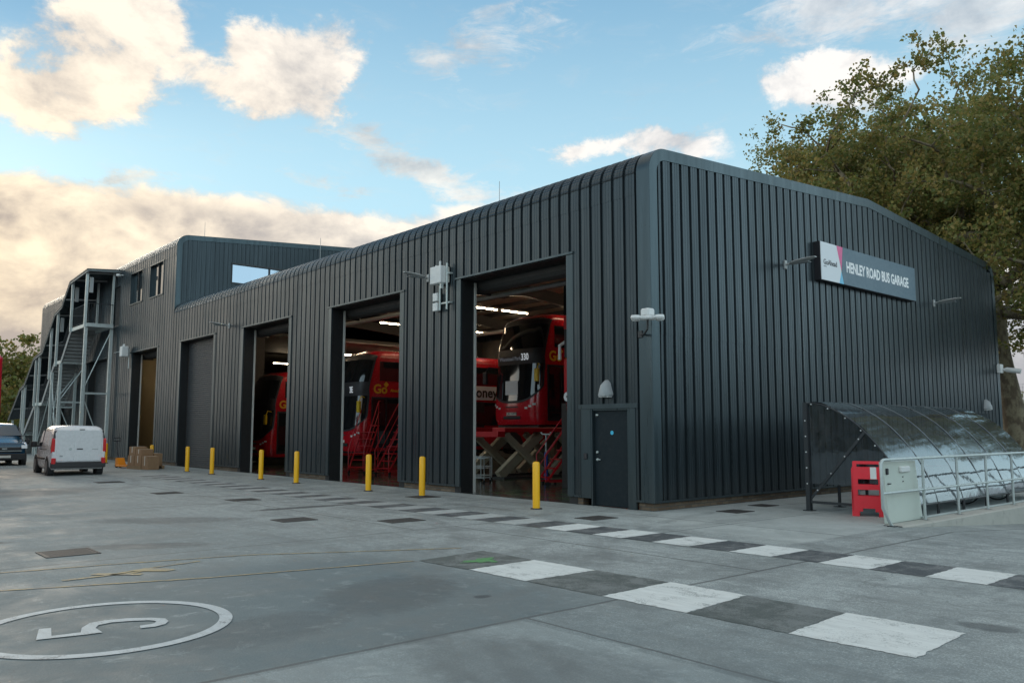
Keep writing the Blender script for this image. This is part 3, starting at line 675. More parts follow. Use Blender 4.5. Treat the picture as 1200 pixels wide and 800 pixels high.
# upper block front (two windows)
WIN = [(-35.62,-33.60,8.30,9.93),(-32.42,-30.42,8.28,9.90)]
bw = MB()
for a, b, zt in ranges(-56.70, -28.70, cuts + [(-38.7, -37.5, 99)]):
    if zt == 99:
        bw_p = prof(a, b)
        clad(bw, bw_p, [(0, 0.2, -1, 0), (0, 7.4, -1, 0)], mp_front); clad(bw, bw_p, eave_path(9.6, 10.36, 0.55, BR), mp_front); continue
    ws = [w for w in WIN if w[0] < b and w[1] > a]
    for a2, b2, hit in ranges(a, b, [(w[0], w[1], (w[2], w[3])) for w in ws]):
        pr = prof(a2, b2); z0 = zt if zt else 0.20
        if hit is None: clad(bw, pr, eave_path(z0, 10.36, 0.55, BR), mp_front)
        else:
            clad(bw, pr, [(0, z0, -1, 0), (0, hit[0], -1, 0)], mp_front)
            clad(bw, pr, eave_path(hit[1], 10.36, 0.55, BR), mp_front)
bw.build('upper_block_wall', M['clad'], garage)
# block gable facing the hall roof
sw = MB()
def roofz(y, rd, zs, r):
    return zs + r + (rd[1]-zs-r)*(y-r)/(rd[0]-r) if y < rd[0] else rd[1] - (rd[1]-zs-r)*(y-rd[0])/(rd[0]-r)
def hallz(y): return roofz(max(y, 0.5), RIDGE, 7.1, 0.5) - (0.5 - math.sqrt(max(0, 0.25 - (0.5-y)**2)) if y < 0.5 else 0)
def blockz(y): return roofz(max(y, 0.55), BR, 10.36, 0.55) - (0.55 - math.sqrt(max(0, 0.3025 - (0.55-y)**2)) if y < 0.55 else 0)
for a, b, hit in ranges(0.02, 19.0, [(2.68, 8.6, 1)]):
    pr = prof(a, b, 0.22, 0.02)
    def strip(z0f, z1f):
        V, F = [], []
        for i, (s, d) in enumerate(pr):
            V += [(-28.70+d, s, z0f(s)), (-28.70+d, s, z1f(s))]
            if i: F.append((2*i-2, 2*i, 2*i+1, 2*i-1))
        sw.add(V, F)
    if hit: strip(lambda s: hallz(s)-0.2, lambda s: 8.9); strip(lambda s: 9.87, blockz)
    else: strip(lambda s: hallz(s)-0.2 if s < 19 else 7, blockz)
sw.build('upper_block_gable', M['clad'], garage)
cw = thing  # noqa
wn = MB(); wn.box((-28.73, 2.64, 8.86), (-28.66, 8.64, 8.92)); wn.box((-28.73, 2.64, 9.83), (-28.64, 8.64, 9.9))
for yy in (2.64, 4.62, 6.6, 8.6): wn.box((-28.73, yy, 8.92), (-28.66, yy+.05, 9.83))
w1 = wn.build('window', M['darkmetal'], garage)
MB().box((-28.745, 2.69, 8.92), (-28.735, 8.6, 9.83)).build('pane', M['skyglass'], w1)
# roofs behind the ridge, with rooflights left open in the hall roof
br = MB()
RL = [(-19.4,-17.6,12.0,12.5),(-19.6,-17.8,13.5,14.0),(-19.8,-18.0,15.0,15.5),(-20.0,-18.2,16.5,17.0),(-12.2,-10.4,13.5,14.0),(-12.2,-10.4,16.5,17.0),(-5.0,-3.4,13.5,14.0),(-5.0,-3.4,16.5,17.0)]
gxs = sorted({-28.7, 0.0} | {v for r in RL for v in r[:2]}); gys = sorted({9.85, 18.9} | {v for r in RL for v in r[2:]})
for i in range(len(gxs)-1):
    for j in range(len(gys)-1):
        mx, my = (gxs[i]+gxs[i+1])/2, (gys[j]+gys[j+1])/2
        if any(r[0] < mx < r[1] and r[2] < my < r[3] for r in RL): continue
        br.add([(gxs[i], gys[j], hallz(gys[j])), (gxs[i+1], gys[j], hallz(gys[j])), (gxs[i+1], gys[j+1], hallz(gys[j+1])), (gxs[i], gys[j+1], hallz(gys[j+1]))], [(0,1,2,3)])
back_arc = [(18.9 + 0.5*math.sin(t), 7.1 + 0.5*math.cos(t)) for t in [PI/2*k/8 for k in range(9)]]
bp = [(18.9, hallz(18.9))] + back_arc[1:] + [(19.4, 0.0)]
br.grid(lambda x, k: (x, bp[k][0], bp[k][1]), [-28.7, 0.0], list(range(len(bp))))
br.build('rear_roof', M['clad'], garage)
bb = MB(); bp2 = [(9.85, 11.62), (18.85, blockz(18.85))] + [(18.85+0.55*math.sin(t), 10.36+0.55*math.cos(t)) for t in [PI/2*k/8 for k in range(1, 9)]] + [(19.4, 0.0)]
bb.grid(lambda x, k: (x, bp2[k][0], bp2[k][1]), [-56.7, -28.72], list(range(len(bp2))))
bb.build('upper_block_rear_roof', M['clad'], garage)
for r in RL:
    m = MB(); m.add([(r[0]-.02, r[2]-.02, hallz(r[2])+.03), (r[1]+.02, r[2]-.02, hallz(r[2])+.03), (r[1]+.02, r[3]+.02, hallz(r[3])+.03), (r[0]-.02, r[3]+.02, hallz(r[3])+.03)], [(0,1,2,3)])
    m.build('rooflight', M['pane'], garage)
# left end wall of the block
lw = MB(); lw.prism([(0.0, 0.0), (0.0, 10.36)] + [(0.55-0.55*math.cos(t), 10.36+0.55*math.sin(t)) for t in [PI/2*k/8 for k in range(1, 9)]] + [(9.85, 11.62), (18.85, 10.9), (19.4, 10.36), (19.4, 0)], lambda y, z: (-56.7, y, z), lambda y, z: (-56.6, y, z))
lw.build('end_wall', M['clad'], garage)
# gable wall on the right
gw = MB(); pr = prof(0.26, 19.16, 0.3245, 0.046, 0.03)
V, F = [], []
for i, (s, d) in enumerate(pr):
    zt = min(hallz(min(s, 19.4-0.001)), 8.2) - 0.1 if s < 18.9 else 7.3
    V += [(d, s, 0.20), (d, s, 3.62), (d+0.005, s, 3.622), (d+0.004, s, zt)]
    if i:
        for q in range(3): F.append((4*i-4+q, 4*i+q, 4*i+q+1, 4*i-3+q))
gw.add(V, F); gw.build('gable_wall', M['clad_right'], garage)
# verge flashings (bands that turn the corners)
def verge(x, zs, r, rd, far, z0, wband, ret, face=0.062, lift=0.056):
    """outer path with inward normals in the y/z plane, band on the gable face and return over the roof"""
    pts = []
    pts.append((0, z0, 1, 0)); pts.append((0, zs, 1, 0))
    sl = math.atan2(rd[1]-zs-r, rd[0]-r)
    for k in range(1, 15):
        t = (PI/2-sl)*k/14; pts.append((r - r*math.cos(t), zs + r*math.sin(t), math.cos(t), -math.sin(t)))
    pts.append((rd[0], rd[1], 0, -1))
    pts2 = []
    for k in range(0, 15):
        t = (PI/2-sl)*(1-k/14); pts2.append((far - r + r*math.cos(t), zs + r*math.sin(t), -math.cos(t), -math.sin(t)))
    pts2.append((far, zs, -1, 0)); pts2.append((far, z0, -1, 0)); pts += pts2
    R = []
    for y, z, ny, nz in pts:
        o = (y - ny*lift, z - nz*lift); inn = (y + ny*wband, z + nz*wband)
        R.append([(x-ret, o[0], o[1]), (x+face-0.008, o[0], o[1]), (x+face, o[0]+ny*0.008, o[1]+nz*0.008), (x+face, inn[0], inn[1]), (x+face-0.05, inn[0], inn[1]), (x-ret, y+ny*0.01, z+nz*0.01)])
    return R
v = MB(); v.rings(verge(0.0, 7.10, 0.5, RIDGE, 19.42, 0.20, 0.20, 0.29), cap=True); v.build('verge_flashing', M['flash'], garage, smooth=25)
v = MB(); v.rings(verge(-28.70, 10.36, 0.55, BR, 19.42, 7.3, 0.2, 0.12, 0.045, 0.045), cap=True); v.build('block_verge_flashing', M['flash'], garage, smooth=25)
v = MB(); v.rings(verge(-56.58, 10.36, 0.55, BR, 19.42, 0.2, 0.2, 0.2, 0.02, 0.045), cap=True); v.build('end_verge_flashing', M['flash'], garage, smooth=25)
# base drip flashing and brick plinth
bs = MB(); pl = MB()
cur = -0.28
spans = []
cc = sorted([(a, b) for a, b in OP] + [(-2.0, -0.42)])
c0 = -56.7
for a, b in cc: spans.append((c0, a)); c0 = b
spans.append((c0, 0.0))
for a, b in spans:
    bs = MB(); pl = MB(); bs.box((a, -0.068, 0.165), (b, -0.002, 0.205)); pl.box((a+.01, 0.012, 0.0), (b-.01, 0.2, 0.165))
    if b < 0: bs.build('drip_flashing', M['flash'], garage); pl.build('brick_plinth', M['brick'], garage)
bs.box((0.002, 0.0, 0.165), (0.074, 19.4, 0.205)); bs.box((0.0, -0.068, 0.165), (0.074, -0.0, 0.205)); pl.box((-0.2, 0.2, 0.0), (-0.012, 19.38, 0.165))
bs.build('drip_flashing', M['flash'], garage); pl.build('brick_plinth', M['brick'], garage)
# panel lap seam on the walls
lap = MB()
for a, b, zt in ranges(-28.6, -0.3, cuts):
    for s in np.arange(a+0.07, b-0.25, P_): pass
# openings: jamb flashings, head flashings, reveals, guides
for i, (a, b) in enumerate(OP):
    fr = MB()
    fr.box((a, -0.054, 0.165), (a+0.19, -0.003, HEAD)); fr.box((b-0.19, -0.054, 0.165), (b, -0.003, HEAD))
    fr.box((a-0.05, -0.085, HEAD), (b+0.05, -0.004, HEAD+0.05)); fr.box((b-0.002, -0.06, 0.165), (b+0.03, -0.003, HEAD))
    fr.build('door_surround', M['flash'], garage)
    rv = MB(); ca, cb = a+0.19, b-0.19
    rv.box((ca-0.26, 0.002, 0.0), (ca, 0.46, HEAD+0.3)); rv.box((cb, 0.002, 0.0), (cb+0.26, 0.46, HEAD+0.3)); rv.box((ca, 0.002, HEAD-0.02), (cb, 0.5, HEAD+0.3))
    rv.build('door_reveal', M['black'], garage)
    for g0 in (ca, cb-0.04):
        gd = MB(); gd.box((g0, 0.40, 0.0), (g0+0.04, 0.462, HEAD-0.06)); gd.build('door_guide', M['guide'] if i in (0, 1, 2, 4) else M['black'], garage)
    hs = MB(); hs.tube([(ca-0.1, 0.78, HEAD-0.05), (cb+0.1, 0.78, HEAD-0.05)], 0.26, 14); hs.box((ca-.15, .5, HEAD-.33), (ca-.05, 1.05, HEAD+.3)); hs.box((cb+.05, .5, HEAD-.33), (cb+.15, 1.05, HEAD+.3))
    hs.build('shutter_barrel', M['innerdark'], garage)
    if i in (3, 5, 6):
        sh = MB(); n = 62; z = 0.02; V = []; F = []
        hh = (HEAD-0.02)/n
        for k in range(n):
            zz = k*hh
            for q, (dz, dy) in enumerate(((0, 0.34), (0.25*hh, 0.322), (0.8*hh, 0.322), (0.97*hh, 0.345))): V.append((ca+.03, dy, zz+dz)); V.append((cb-.03, dy, zz+dz))
        for q in range(len(V)//2-1): F.append((2*q, 2*q+1, 2*q+3, 2*q+2))
        sh.add(V, F); sh.build('roller_shutter', M['shutter'], garage)
# inner faces of the walls, partitions and steel frame
iw = MB()
xs_ = [(-56.5, OP[6][0])] + [(OP[k+1][1], OP[k][0]) for k in range(5, -1, -1)] + [(OP[0][1], -2.02)]
for a, b in xs_:
    if b - a > 0.6: iw.box((a+0.08, 0.05, 0.0), (b-0.08, 0.30, HEAD+0.3))
iw.box((-56.5, 0.05, HEAD+0.3), (-0.1, 0.25, 7.2)); iw.box((-0.42, 0.05, 0.0), (-0.1, 0.3, 6.0)); iw.box((-2.02, 0.05, 2.25), (-0.42, 0.3, 6.0))
iw.box((-0.2, 0.3, 0.0), (-0.1, 19.2, 7.1)); iw.box((-56.4, 19.1, 0.0), (-0.1, 19.25, 7.1))
iw.build('inner_wall', M['inner'], garage)
cl = MB()
for i in range(len(gxs)-1):
    for j in range(len(gys)-1):
        mx, my = (gxs[i]+gxs[i+1])/2, (gys[j]+gys[j+1])/2
        if any(r[0] < mx < r[1] and r[2] < my < r[3] for r in RL): continue
        cl.add([(gxs[i], gys[j], hallz(gys[j])-.09), (gxs[i+1], gys[j], hallz(gys[j])-.09), (gxs[i+1], gys[j+1], hallz(gys[j+1])-.09), (gxs[i], gys[j+1], hallz(gys[j+1])-.09)], [(0,1,2,3)])
cl.add([(-28.6, 0.3, 7.42), (-0.1, 0.3, 7.42), (-0.1, 9.85, 8.16), (-28.6, 9.85, 8.16)], [(0,1,2,3)])
cl.build('ceiling_liner', M['liner'], garage)
def frame_part(name, fn): m_ = MB(); fn(m_); m_.build(name, M['innerdark'], garage)
for xx in (-0.55, -7.9, -15.0, -22.1, -29.2, -37.1, -45, -52):
    for yy0, yy1 in ((0.5, 0.85), (18.6, 19.0)): frame_part('steel_column', lambda m_: m_.box((xx-.12, yy0, 0.0), (xx+.12, yy1, 7.0)))
    if xx > -30:
        for p0, p1 in (((xx, 0.5, 6.75), (xx, 9.85, 7.55)), ((xx, 9.85, 7.55), (xx, 18.9, 6.8))): frame_part('roof_beam', lambda m_: m_.beam(p0, p1, 0.22, 0.5))
for yy in (1.6, 3.2, 4.8, 6.4, 8.0, 11.6, 13.2, 14.6, 16.1, 17.6): frame_part('purlin', lambda m_: m_.box((-28.6, yy-.04, hallz(yy)-.30), (-0.2, yy+.04, hallz(yy)-.11)))
for yy in (5.0, 12.0):
    m_ = MB(); m_.tube([(-28, yy, 6.3), (-0.5, yy, 6.3)], 0.09, 8); m_.build('service_pipe', M['galv'], garage, smooth=True)
ru = MB(); ru.box((-36.6, 5.0, 0.02), (-30.3, 5.15, 6.6)); ru.box((-50.5, 5.0, 0.02), (-36.6, 5.1, 6.6))
ru.build('stores_partition', M['beige'], garage)
ru = MB(); ru.box((-30.2, 0.5, 0.02), (-30.08, 5.15, 6.6)); ru.build('dark_partition', M['innerdark'], garage)
uf = MB(); uf.box((-56.4, 0.6, 6.6), (-30.2, 19.0, 6.75)); uf.build('upper_floor', M['inner'], garage)
# windows in the upper block
for (a, b, z0, z1) in WIN:
    f = MB(); f.box((a-.06, -0.075, z1), (b+.08, 0.1, z1+.06)); f.box((a-.06, -0.085, z0-.06), (b+.08, 0.1, z0)); f.box((a-.05, -0.07, z0), (a+.02, 0.1, z1)); f.box((b-.02, -0.07, z0), (b+.06, 0.1, z1))
    w = f.build('window', M['flash'], garage)
    gl = MB(); gl.box(((a+b)/2-.02, .02, z0), ((a+b)/2+.02, .085, z1)); gl.build('mullion', M['darkmetal'], w)
    MB().box((a, 0.09, z0), (b, 0.11, z1)).build('pane', M['carglass'], w)
# stair door
d = MB(); d.box((-38.7, 0.03, 7.4), (-37.5, 0.08, 9.6)); dd = d.build('landing_door', M['door'], garage)
# personnel door
pf = MB()
pf.box((-2.0, -0.058, 0.16), (-1.70, -0.006, 2.10)); pf.box((-0.64, -0.058, 0.0), (-0.42, -0.006, 2.10)); pf.box((-2.06, -0.075, 2.10), (-0.34, -0.004, 2.2))
pf.box((-1.70, -0.05, 0.0), (-1.66, 0.12, 2.10)); pf.box((-1.66, -0.03, 2.06), (-0.64, 0.12, 2.10))
fr_ = pf.build('door_frame', M['flash'], garage)
pd = MB(); pd.bbox((-1.655, 0.02, 0.015), (-0.642, 0.07, 2.075), 0.004); pdo = pd.build('personnel_door', M['door'], garage)
hd = MB(); hd.tube([(-1.56, 0.02, 1.0), (-1.56, -0.03, 1.0), (-1.44, -0.035, 1.0)], 0.011, 8); hd.tube([(-1.56, 0.02, 1.0), (-1.56, 0.0, 1.0)], 0.028, 12)
hd.build('handle', M['galv'], pdo)
lk = MB(); lk.tube([(-1.56, 0.02, 1.16), (-1.56, -0.01, 1.16)], 0.026, 12); lk.box((-1.60, 0.0, 1.95), (-1.53, 0.02, 1.985)); lk.build('lock', M['galv'], pdo)
st = MB(); st.tube([(-1.14, 0.02, 1.58), (-1.14, 0.016, 1.58)], 0.045, 20); st.build('door_sticker', M['cyan'], pdo)
kp = MB(); kp.bbox((-1.90, -0.085, 1.0), (-1.80, -0.058, 1.13), 0.01); kp.build('keypad', M['blacklogo'], garage)
ed = MB(); ed.box((0.0, 16.55, 0.0), (0.075, 18.0, 2.2)); ed.build('fire_door', M['door'], garage)
# down pipes / lightning rods
for (xx, yy, zt) in ((-7.5, 2.2, 9.05), (-17.5, 1.6, 9.0), (-30.2, 1.8, 12.1), (-47, 2.2, 12.2)):
    m = MB(); zb = hallz(yy) if xx > -28 else blockz(yy)
    m.tube([(xx, yy, zb), (xx, yy, zt)], [0.012, 0.008], 6); m.tube([(xx, yy, zb), (xx, yy, zb+0.05)], 0.06, 10)
    m.build('lightning_rod', M['lampgrey'], garage)
#@@PART2
# ------------------------------------------------------------------ things on the walls
sg = thing('wall_sign', 'long slate blue sign reading HENLEY ROAD BUS GARAGE on the gable wall', 'sign', (0.04, 6.65, 5.53), world=True)
m = MB(); m.bbox((0.04, 6.65, 5.53), (0.225, 12.32, 6.56), 0.008); m.build('sign_box', M['blacklogo'], sg)
def onx(x, poly): mm = MB(); mm.prism(poly, lambda y, z: (x, y, z), lambda y, z: (x+0.012, y, z)); return mm
y0, y1, z0, z1 = 6.66, 12.31, 5.54, 6.55
ysw = lambda t: 6.66 + t
onx(0.226, [(y0, z0), (ysw(.93), z0), (ysw(1.07), z0+.34), (ysw(.84), z1), (y0, z1)]).build('white_panel', M['signwhite'], sg)
onx(0.226, [(ysw(.845), z1), (ysw(1.075), z0+.35), (ysw(1.18), z1)]).build('pink_panel', M['signpink'], sg)
onx(0.226, [(ysw(.935), z0), (ysw(1.18), z0), (ysw(1.075), z0+.33)]).build('light_blue_panel', M['signblue'], sg)
onx(0.226, [(ysw(1.185), z0), (y1, z0), (y1, z1), (ysw(1.185), z1), (ysw(1.08), z0+.34)]).build('slate_panel', M['signnavy'], sg)
tl_ = text_mesh('HENLEY ROAD BUS GARAGE', 0.40, M['whitelogo'], 'sign_lettering', sg, frame((0.240, 8.0, 5.90), (0, 1, 0), (0, 0, 1)), 0.003, 0.014, xs=0.74)
print('SIGNTEXT', max(v.co.y for v in tl_.data.vertices) - min(v.co.y for v in tl_.data.vertices))
text_mesh('GoAhead', 0.20, M['blacklogo'], 'logo_lettering', sg, frame((0.240, 6.78, 5.96), (0, 1, 0), (0, 0, 1)), 0.003, 0.002, xs=0.92)
MB().box((0.238, 6.79, 5.90), (0.243, 6.93, 5.915)).build('logo_underline', M['blacklogo'], sg)

def wall_lamp(loc, rz, label):
    t = thing('wall_lamp', label, 'wall lamp', loc, rz, 'floodlights on brackets on the garage walls')
    b = MB(); b.bbox((-0.05, 0.0, -0.11), (0.05, 0.05, 0.11), 0.01); b.tube([(0, 0.03, 0), (0, 0.20, 0.01)], 0.028, 10); b.build('bracket', M['lampgrey'], t)
    h = MB()
    R = []
    for k, (y, w, zc, th) in enumerate(((0.16, .05, .01, .05), (0.22, .11, .015, .09), (0.36, .15, .03, .10), (0.55, .15, .05, .08), (0.72, .12, .07, .05), (0.84, .06, .08, .025))):
        R.append([(w*math.cos(a), y, zc + th*0.5*math.sin(a)) for a in [2*PI*q/14 for q in range(14)]])
    h.rings(R); h.build('lamp_head', M['lampgrey'], t, smooth=50)
    l = MB(); l.box((-.09, .38, -.022), (.09, .68, -.012)); l.build('lamp_lens', M['greyplastic'], t)
    return t
wall_lamp((0.04, 5.2, 5.75), -PI/2, 'grey floodlight on the gable wall just left of the sign')
wall_lamp((0.04, 14.05, 5.67), -PI/2, 'grey floodlight on the gable wall beyond the far end of the sign')
wall_lamp((-7.92, -0.04, 5.88), PI, 'grey floodlight beside the white equipment box between two tall doorways')
wall_lamp((-22.0, -0.04, 5.87), PI, 'small grey floodlight between the shuttered doorway and its open neighbour')
def bulkhead(loc, rz, label):
    t = thing('bulkhead_light', label, 'wall light', loc, rz, 'pale wedge shaped lights over doors')
    m = MB()
    prof_ = [(-0.15, 0.0), (-0.17, 0.04), (-0.09, 0.30), (-0.02, 0.36), (0.02, 0.36), (0.09, 0.30), (0.17, 0.04), (0.15, 0.0)]
    R = [[(x, 0.0, z) for x, z in prof_], [(x*0.98, 0.06, z*0.97) for x, z in prof_], [(x*0.85, 0.15, z*0.78 + (0.0 if z > 0.1 else 0.0)) for x, z in prof_], [(x*0.55, 0.2, z*0.45) for x, z in prof_]]
    m.rings(R); m.build('lamp_cover', M['greyplastic'], t, smooth=40)
    d = MB(); d.box((-.13, .0, -.02), (.13, .14, .0)); d.build('diffuser', M['white'], t)
bulkhead((-1.2, -0.04, 2.36), PI, 'pale wedge shaped light above the corner personnel door')
bulkhead((0.04, 17.95, 2.33), -PI/2, 'pale wedge shaped light far along the gable wall above the cycle shelter')
# camera cluster on the corner
t = thing('camera_cluster', 'white cluster of security cameras on a black arm at the garage corner', 'security camera', (-0.12, -0.05, 3.5), world=True)
m = MB(); m.tube([(-0.22, -0.06, 3.62), (-0.02, -0.2, 3.60), (0.18, -0.33, 3.68), (0.2, -0.35, 3.86)], 0.022, 8); m.bbox((-0.3, -0.08, 3.55), (-0.18, -0.04, 3.7), 0.01); m.build('arm', M['darkmetal'], t, smooth=True)
ch = MB(); ch.bbox((0.09, -0.46, 3.93), (0.31, -0.24, 4.09), 0.03); ch.bbox((0.06, -0.49, 3.86), (0.34, -0.21, 3.935), 0.02); ch.build('camera_hub', M['white'], t)
for k, an in enumerate((-115, 12, 65, 190)):
    a = math.radians(an); c = Vector((0.2, -0.35, 3.91)); d = Vector((math.cos(a), math.sin(a), 0)); q = c + d*0.27
    mm = MB(); mm.beam(c + d*0.1, q, .09, .05)
    mm.tube([q + Vector((0,0,.035)), q + Vector((0,0,.03)), q + Vector((0,0,-.02)), q + Vector((0,0,-.055)), q + Vector((0,0,-.06))], [0.06, 0.088, 0.10, 0.07, 0.03], 16)
    mm.build('camera_head', M['white'], t, smooth=30)
# telecom box between doorways
t = thing('equipment_box', 'white equipment box on grey pipes with two small boxes between tall doorways', 'equipment box', (-7.2, -0.04, 4.9), world=True)
m = MB(); m.bbox((-7.46, -0.34, 5.60), (-6.96, -0.06, 6.08), 0.02)
m.tube([(-7.35, -.2, 6.07), (-7.35, -.2, 6.14)], 0.03, 8); m.tube([(-7.03, -.3, 6.07), (-7.03, -.3, 6.2)], 0.03, 8); m.build('cabinet', M['white'], t)
m = MB(); m.bbox((-6.95, -0.16, 5.62), (-6.90, -0.08, 6.05), 0.008); m.build('side_plate', M['plate'], t)
for xx in (-7.22, -6.9): m = MB(); m.tube([(xx, -0.16, 4.88), (xx, -0.16, 6.15 if xx > -7 else 5.6)], 0.03, 10); m.build('mounting_pole', M['galv'], t, smooth=True)
m = MB(); m.box((-7.25, -0.15, 5.05), (-6.8, -0.04, 5.09)); m.box((-7.25, -0.15, 5.85), (-6.8, -0.04, 5.89)); m.box((-7.04, -.3, 5.45), (-6.98, -.22, 5.6)); m.build('bracket', M['galv'], t)
for zz in (5.15, 4.88): m = MB(); m.bbox((-7.52, -0.2, zz), (-7.30, -0.08, zz+0.23), 0.015); m.build('junction_box', M['white'], t)
t = thing('equipment_box', 'white box on a bracket between the stair and the lit stores doorway', 'equipment box', (-36.0, -0.04, 5.0), world=True)
m = MB(); m.bbox((-35.3, -0.55, 5.45), (-34.9, -0.2, 6.0), 0.03); m.tube([(-35.2, -.4, 5.99), (-35.2, -.4, 6.12)], .03, 8); m.tube([(-35.0, -.4, 5.99), (-35.0, -.4, 6.12)], .03, 8); m.build('cabinet', M['white'], t)
m = MB(); m.tube([(-35.1, -0.12, 4.85), (-35.1, -0.12, 5.9)], 0.03, 8); m.box((-35.15, -.2, 5.6), (-35.05, -.0, 5.66)); m.tube([(-36.9, -.38, 5.78), (-35.3, -.38, 5.78)], .02, 6); m.build('bracket', M['galv'], t)
t = thing('security_camera', 'white bullet camera at the far corner of the gable wall by the plane tree', 'security camera', (0.06, 19.3, 3.7), world=True)
m = MB(); m.bbox((0.05, 19.2, 3.66), (0.2, 19.45, 3.98), 0.02); m.build('back_box', M['white'], t)
m = MB(); m.tube([(0.2, 19.35, 3.78), (0.32, 19.4, 3.78), (0.75, 19.45, 3.70)], [0.03, 0.09, 0.09], 12); m.build('camera_head', M['white'], t, smooth=True)
t = thing('security_camera', 'small white dome camera under the stair canopy', 'security camera', (-37.1, -0.06, 10.0), world=True)
m = MB(); m.tube([(-37.1, -.04, 10.12), (-37.1, -.3, 10.12)], .03, 8); m.tube([(-37.1, -.3, 10.16), (-37.1, -.3, 10.06), (-37.1, -.3, 10.0)], [.12, .12, .04], 12); m.build('camera_head', M['white'], t, smooth=True)

# ------------------------------------------------------------------ bollards
BOL = [(-1.97, -1.45, 'yellow bollard in front of the widest open doorway, nearest the corner'), (-6.29, -1.36, 'yellow bollard at the left edge of the nearest open doorway'), (-8.67, -1.45, 'yellow bollard in front of the second open doorway, to the right'),
       (-12.95, -1.45, 'yellow bollard standing on the pier left of the second open doorway'), (-15.2, -1.45, 'yellow bollard in front of the narrow dark doorway showing a bus'), (-19.6, -1.45, 'yellow bollard just right of the closed roller shutter'),
       (-22.1, -1.45, 'yellow bollard at the left side of the closed roller shutter'), (-26.6, -1.45, 'yellow bollard standing against the pallet of brown boxes'), (-33.2, -1.55, 'yellow bollard right behind the white van')]
def bol_x(px, y):
    lo, hi = -60.0, 5.0
    for _ in range(50):
        mid = (lo+hi)/2; v = Vector((mid, y, 0)) - camo.matrix_world.translation
        if 600 + 964.6*v.dot(Rd)/v.dot(Fd) < px: lo = mid
        else: hi = mid
    return mid
for (bx, by, lb), px in zip(BOL, (628.5, 494.5, 431.5, 347, 305.5, 248, 219, 177, 123.5)):
    bx = bol_x(px, by)
    t = thing('bollard', lb, 'bollard', (bx, by, 0), 0, 'yellow bollards along the garage doors')
    m = MB(); m.tube([(0,0,0),(0,0,.93),(0,0,.965),(0,0,.98)], [.077,.077,.068,.04], 24); m.build('post', M['yellow'], t, smooth=40)
    b = MB(); b.tube([(0,0,0.0),(0,0,.022)], [.13,.115], 20); b.build('base_ring', M['hatch'], t)

# ------------------------------------------------------------------ double deck buses
BW = 1.27; BL = 10.7
def insets(z):
    if z > 3.93: q = min(1, (z-3.93)/0.34); return 0.34 - 0.34*math.sqrt(max(0, 1-q*q))
    if z < 0.45: return (0.45-z)*0.12
    return 0.02*max(0, (z-2.4)/1.5)
def fset(z):
    K = [(0.25,.10),(0.5,.0),(1.1,.01),(1.4,.05),(2.4,.15),(2.7,.12),(3.0,.18),(3.9,.42),(4.12,.60),(4.27,.95)]
    for (a, b), (c, d) in zip(K, K[1:]):
        if z <= c: return b + (d-b)*max(0, (z-a))/(c-a)
    return K[-1][1]
def S(s, z, off=0.0):
    """front skin: s = arc length from the centre line, wraps round the corner onto the side"""
    sg_ = 1 if s >= 0 else -1; s = abs(s); W = BW - insets(z); rc = 0.45; f = fset(z); a = W - rc; L = rc*PI/2; bow = 0.07
    if s < a: x, y, nx, ny = s, f + bow*(s/a)**2, 0.15*s/a, -1
    elif s < a + L: t = (s-a)/rc; x, y = a + rc*math.sin(t), f + bow + rc*(1-math.cos(t)); nx, ny = math.sin(t), -math.cos(t)
    else: x, y, nx, ny = W, f + bow + rc + (s-a-L), 1, 0
    return (sg_*(x + nx*off), y + ny*off, z)
SA = BW - 0.45 + 0.45*PI/2
def bus_body():
    zs = [0.25,0.32,0.45,0.6,0.9,1.2,1.5,1.9,2.3,2.6,2.8,3.1,3.5,3.8,3.93,4.02,4.1,4.17,4.22,4.255,4.27]
    R = []
    for z in zs:
        W = BW - insets(z); ss = [ (BW-0.45-0.0)*k/5 for k in range(6)] + [(BW-0.45) + 0.45*PI/2*k/6 for k in range(1, 7)]
        ss = [min(s, 99) for s in ss]
        a = W - 0.45
        ss = [a*k/5 for k in range(6)] + [a + 0.45*PI/2*k/6 for k in range(1, 7)]
        right = [S(s, z) for s in ss]; rr = 0.22 + insets(z)*0.8; yb = BL - insets(z)*0.7
        back = [(W - rr + rr*math.cos(t), yb - rr + rr*math.sin(t), z) for t in [PI/2*k/5 for k in range(6)]]
        half = right + [(W, 3.0, z), (W, 7.0, z)] + back
        ring_ = half + [(-x, y, zz) for x, y, zz in half[::-1]][:-1]
        R.append(ring_)
    m = MB(); m.rings(R, cap=True); return m
def patch(s0, s1, z0f, z1f, off=0.012, ns=24, nz=10, th=0.012):
    m = MB(); us = [s0 + (s1-s0)*k/ns for k in range(ns+1)]
    fn = lambda o: (lambda u, v: S(u, z0f(u) + (z1f(u)-z0f(u))*v, o))
    vsl = [k/nz for k in range(nz+1)]
    m.grid(fn(off), us, vsl)
    nu, nv = len(us), len(vsl); n = len(m.v)
    m.v += [tuple(fn(off-th)(u, v)) for u in us for v in vsl]
    edge = [i*nv for i in range(nu)] + [(nu-1)*nv + j for j in range(1, nv)] + [i*nv + nv-1 for i in range(nu-2, -1, -1)] + [j for j in range(nv-2, 0, -1)]
    for a, b in zip(edge, edge[1:] + edge[:1]): m.f.append((a, b, b+n, a+n))
    return m
